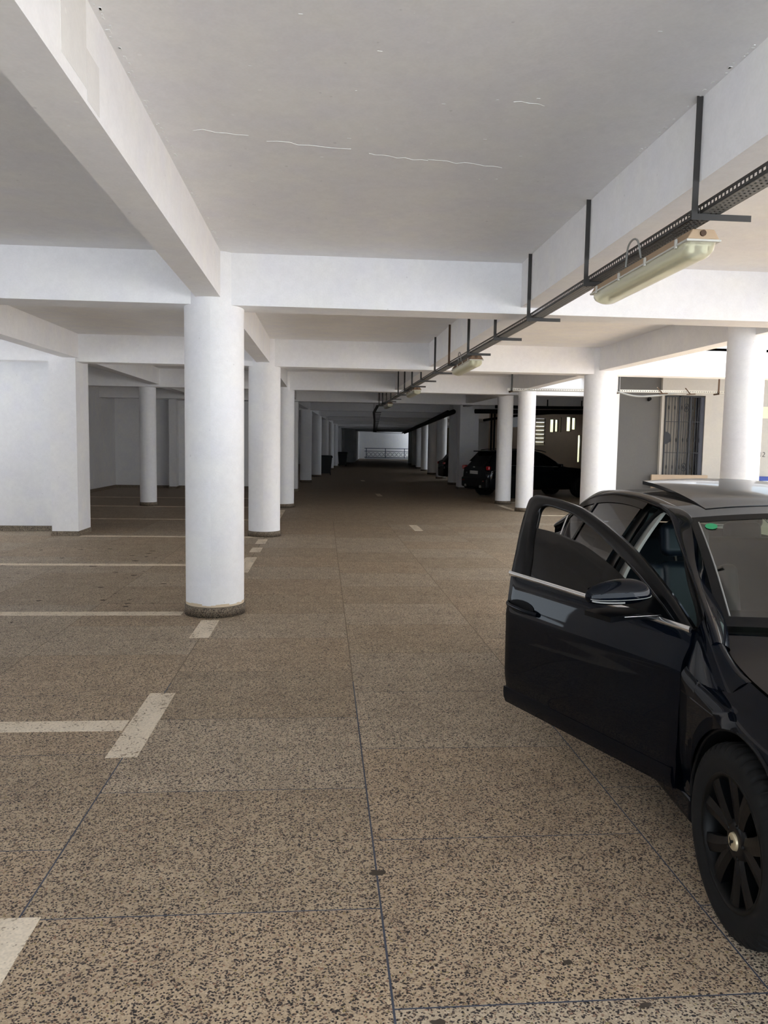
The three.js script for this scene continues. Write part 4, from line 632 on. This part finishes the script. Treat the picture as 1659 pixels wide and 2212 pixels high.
// ----- parked cars further back: lofted bodies
function parkedCar(name, label, at, turn, spec) {
  const car = thing(name, label, 'car', null, at, turn), S = spec;
  const yR = cub(...S.roof), yb = cub(...S.belt), hw = cub(...S.half), gw = cub(...S.green);
  const sec = (s) => { const w = hw(s), b = yb(s), r = Math.max(b + 0.002, yR(s)), g = gw(s), sill = S.sill; return [[0, sill], [w - 0.14, sill], [w - 0.05, sill + 0.06], [w, sill + 0.22], [w + 0.005, b - 0.28], [w - 0.008, b - 0.2], [w - 0.05, b], [lerp(w - 0.06, g, 0.5), lerp(b, r - 0.06, 0.5)], [g, Math.max(b, r - 0.05)], [g - 0.12, Math.max(b, r - 0.008)], [0, r]]; };
  const NS = 70, arch = (s, y) => { for (const c of [0, S.wb]) { const d = Math.hypot(s - c, y - S.R); if (d < S.R + 0.05) return true; } return false; };
  void arch;
  for (const side of [-1, 1]) mesh('body_side', grid(NS, 10, (u, v, i, j) => { const s = lerp(S.s0, S.s1, u), q = sec(s)[j]; return P(s, q[1], side * q[0]); }), M.carPaint, car);
  mesh('body_end', [S.s0, S.s1].map((s) => { const q = sec(s), f = grid(10, 2, (u, v, i, j) => P(s, q[i][1], (j - 1) * q[i][0])); return f; }), M.carPaint, car);
  for (const side of [-1, 1]) {
    for (const [a, b] of S.glass) mesh('window_glass', grid(12, 4, (u, v) => { const s = lerp(a, b, u), q = sec(s), p0 = q[6], p1 = q[8], k = lerp(0.08, 0.9, v); return P(s, lerp(p0[1], p1[1], k), side * (lerp(p0[0], p1[0], k) + 0.006 + Math.sin(k * 3.14) * 0.0)); }), M.gloss, car);
    mesh('belt_trim', grid(30, 3, (u, v) => { const s = lerp(S.glass[0][0], S.glass[S.glass.length - 1][1], u), q = sec(s)[6], b = v * Math.PI * 2; return P(s, q[1] + Math.sin(b) * 0.008, side * (q[0] + 0.004 + Math.cos(b) * 0.006)); }), M.silver, car);
    for (const c of [0, S.wb]) mesh('arch_liner', new THREE.CylinderGeometry(S.R + 0.055, S.R + 0.055, 0.02, 40).rotateZ(Math.PI / 2).translate(side * (hw(c) - 0.002), S.R + 0.02, -c), M.dark, car);
  }
  for (const [s, side] of [[0, -1], [0, 1], [S.wb, -1], [S.wb, 1]]) { const w = new THREE.Group(); w.name = 'wheel'; car.add(w); w.position.set(side * (hw(s) - 0.095), S.R, -s); makeWheel(w, side, S.spoke, S.R, S.R * 0.7); }
  return { car, sec, hw };
}
{
  const spec = { s0: -0.82, s1: 3.78, wb: 2.81, R: 0.365, sill: 0.27, spoke: M.silver,
    roof: [[-0.82, -0.6, 0, 0.55, 0.85, 1.5, 2.2, 2.9, 3.35, 3.6, 3.78], [0.80, 0.92, 1.02, 1.08, 1.24, 1.56, 1.63, 1.60, 1.52, 1.22, 1.05]], belt: [[-0.82, -0.6, 0, 0.6, 1.5, 2.8, 3.5, 3.78], [0.79, 0.90, 1.0, 1.05, 1.07, 1.10, 1.09, 0.98]], half: [[-0.82, -0.6, -0.2, 0.5, 2.6, 3.3, 3.65, 3.78], [0.62, 0.8, 0.9, 0.93, 0.93, 0.9, 0.83, 0.74]], green: [[-0.82, 0.4, 0.9, 1.5, 2.6, 3.3, 3.78], [0.5, 0.76, 0.7, 0.65, 0.64, 0.6, 0.56]], glass: [[0.95, 1.62], [1.72, 2.52], [2.6, 3.1]] };
  // tail towards the aisle, nose to the right
  const tail = [5.42, 24.55], dir = [Math.cos(0.33), Math.sin(0.33)];       // travel from tail (near corner) to nose
  const turn = Math.atan2(-dir[0], -dir[1]);                               // local s (rearward) runs against dir
  const half = 0.93, nrm = [-dir[1], dir[0]];
  const ax = [tail[0] + dir[0] * 3.78 + nrm[0] * half, tail[1] + dir[1] * 3.78 + nrm[1] * half];
  const { car } = parkedCar('suv_car', 'black SUV parked nose-in on the right, tail lamp showing between columns', [ax[0], 0, ax[1]], -turn, spec);
  mesh('rear_window', grid(12, 4, (u, v) => P(lerp(3.36, 3.6, v), lerp(1.5, 1.20, v) + 0.012, lerp(-1, 1, u) * lerp(0.52, 0.66, v))), M.gloss, car);
  mesh('roof_spoiler', rbox(1.16, 0.035, 0.24, 0.015, 0, 1.555, -3.38), M.carPaint, car);
  for (const side of [-1, 1]) { mesh('tail_lamp', rbox(0.44, 0.14, 0.14, 0.04).rotateY(side * 0.85).translate(side * 0.70, 1.0, -3.60), M.red, car); mesh('bumper_reflector', rbox(0.3, 0.035, 0.04, 0.01).rotateY(side * 0.2).translate(side * 0.55, 0.56, -3.79), M.red, car); mesh('roof_rail', tube([P(1.3, 1.56, side * 0.6), P(1.6, 1.62, side * 0.6), P(2.6, 1.645, side * 0.59), P(3.2, 1.6, side * 0.57)], 0.014, 24, 8), M.plastic, car); mesh('exhaust_tip', new THREE.CylinderGeometry(0.045, 0.045, 0.1, 18).rotateX(Math.PI / 2).translate(side * 0.5, 0.38, -3.8), M.silver, car); mesh('side_mirror', rbox(0.2, 0.13, 0.1, 0.04, side * 1.0, 1.1, -0.95), M.carPaint, car); }
  mesh('number_plate', rbox(0.52, 0.11, 0.012, 0.003, 0, 0.84, -3.795), M.plate, car);
  mesh('badge', [rbox(0.12, 0.035, 0.01, 0.003, 0, 1.02, -3.79), rbox(0.06, 0.03, 0.01, 0.003, 0.5, 0.82, -3.785)], M.silver, car);
  mesh('rear_bumper', rbox(1.66, 0.34, 0.16, 0.06, 0, 0.5, -3.74), M.plastic, car);
  const spec2 = { ...spec, roof: [spec.roof[0], spec.roof[1].map((y) => y - 0.12)], spoke: M.silver };
  const t2 = [5.75, 35.75], d2 = [Math.cos(0.03), Math.sin(0.03)], a2 = [t2[0] + d2[0] * 3.78 - d2[1] * half, t2[1] + d2[1] * 3.78 + d2[0] * half];
  const b = parkedCar('hatchback_car', 'dark car parked behind the first right column of the far hall', [a2[0], 0, a2[1]], -Math.atan2(-d2[0], -d2[1]), spec2).car;
  mesh('rear_window', grid(12, 4, (u, v) => P(lerp(3.36, 3.6, v), lerp(1.38, 1.08, v) + 0.012, lerp(-1, 1, u) * lerp(0.52, 0.66, v))), M.gloss, b);
  for (const side of [-1, 1]) { mesh('tail_lamp', rbox(0.3, 0.12, 0.14, 0.03).rotateY(side * 0.45).translate(side * 0.62, 0.92, -3.70), M.red, b); mesh('side_mirror', rbox(0.2, 0.13, 0.1, 0.04, side * 1.0, 1.0, -0.95), M.carPaint, b); }
}

// ---------------------------------------------------------------- bins and far railing
function bin(X, Z, label, k = 1) {
  const t = thing('wheelie_bin', label, 'bin', null, [X, 0, Z]); t.scale.setScalar(k);
  const tap = (w0, w1, d0, d1, y0, y1) => bx(-1, 1, 0, 1, -1, 1, (p) => [p[0] * lerp(w0, w1, p[1]), lerp(y0, y1, p[1]), p[2] * lerp(d0, d1, p[1])]);
  mesh('body', tap(0.27, 0.36, 0.27, 0.36, 0.1, 1.02), M.binBlack, t); mesh('rim', rbox(0.8, 0.05, 0.8, 0.02, 0, 1.02, 0), M.binBlack, t); mesh('lid', [rbox(0.78, 0.06, 0.8, 0.025, 0, 1.07, 0), rbox(0.7, 0.03, 0.7, 0.015, 0, 1.11, 0)], M.binBlack, t);
  mesh('handle', bar([-0.34, 1.04, -0.44], [0.34, 1.04, -0.44], 0.03, 0.03), M.binBlack, t);
  for (const x of [-0.26, 0.26]) for (const z of [-0.22, 0.22]) mesh('wheel', new THREE.CylinderGeometry(0.09, 0.09, 0.05, 18).rotateZ(Math.PI / 2).translate(x, 0.09, z), M.rubber, t);
}
bin(0.12, 43.2, 'larger black wheeled bin before the left columns of the far hall');
bin(1.58, 63.5, 'smaller black wheeled bin further down the left side of the far hall', 1.05);
{
  const t = thing('far_railing', 'low blue-grey metal railing before the far end wall', 'railing', null, [0, 0.14, 102.5]);
  mesh('rail', cbx(12.2, 1.3, 0, 13.4, 0.08, 0.06), M.blueGrey, t); mesh('rail', cbx(12.2, 0.9, 0, 13.4, 0.07, 0.05), M.blueGrey, t); mesh('rail', cbx(12.2, 0.08, 0, 13.4, 0.09, 0.06), M.blueGrey, t);
  for (let k = 0; k < 5; k++) mesh('post', cbx(5.75 + k * 2.6, 0.66, 0, 0.09, 1.3, 0.07), M.blueGrey, t);
  for (let k = 0; k < 22; k++) mesh('ornament', new THREE.TorusGeometry(0.24, 0.025, 6, 18).translate(6.1 + k * 0.58, 0.48, 0), M.blueGrey, t);
  const k = thing('end_kerb', 'pale kerb under the far railing', 'kerb'); mesh('kerb', bx(5.6, 19, 0, 0.14, 102.2, 102.9), M.ground, k);
}
renderer.render(scene, camera);
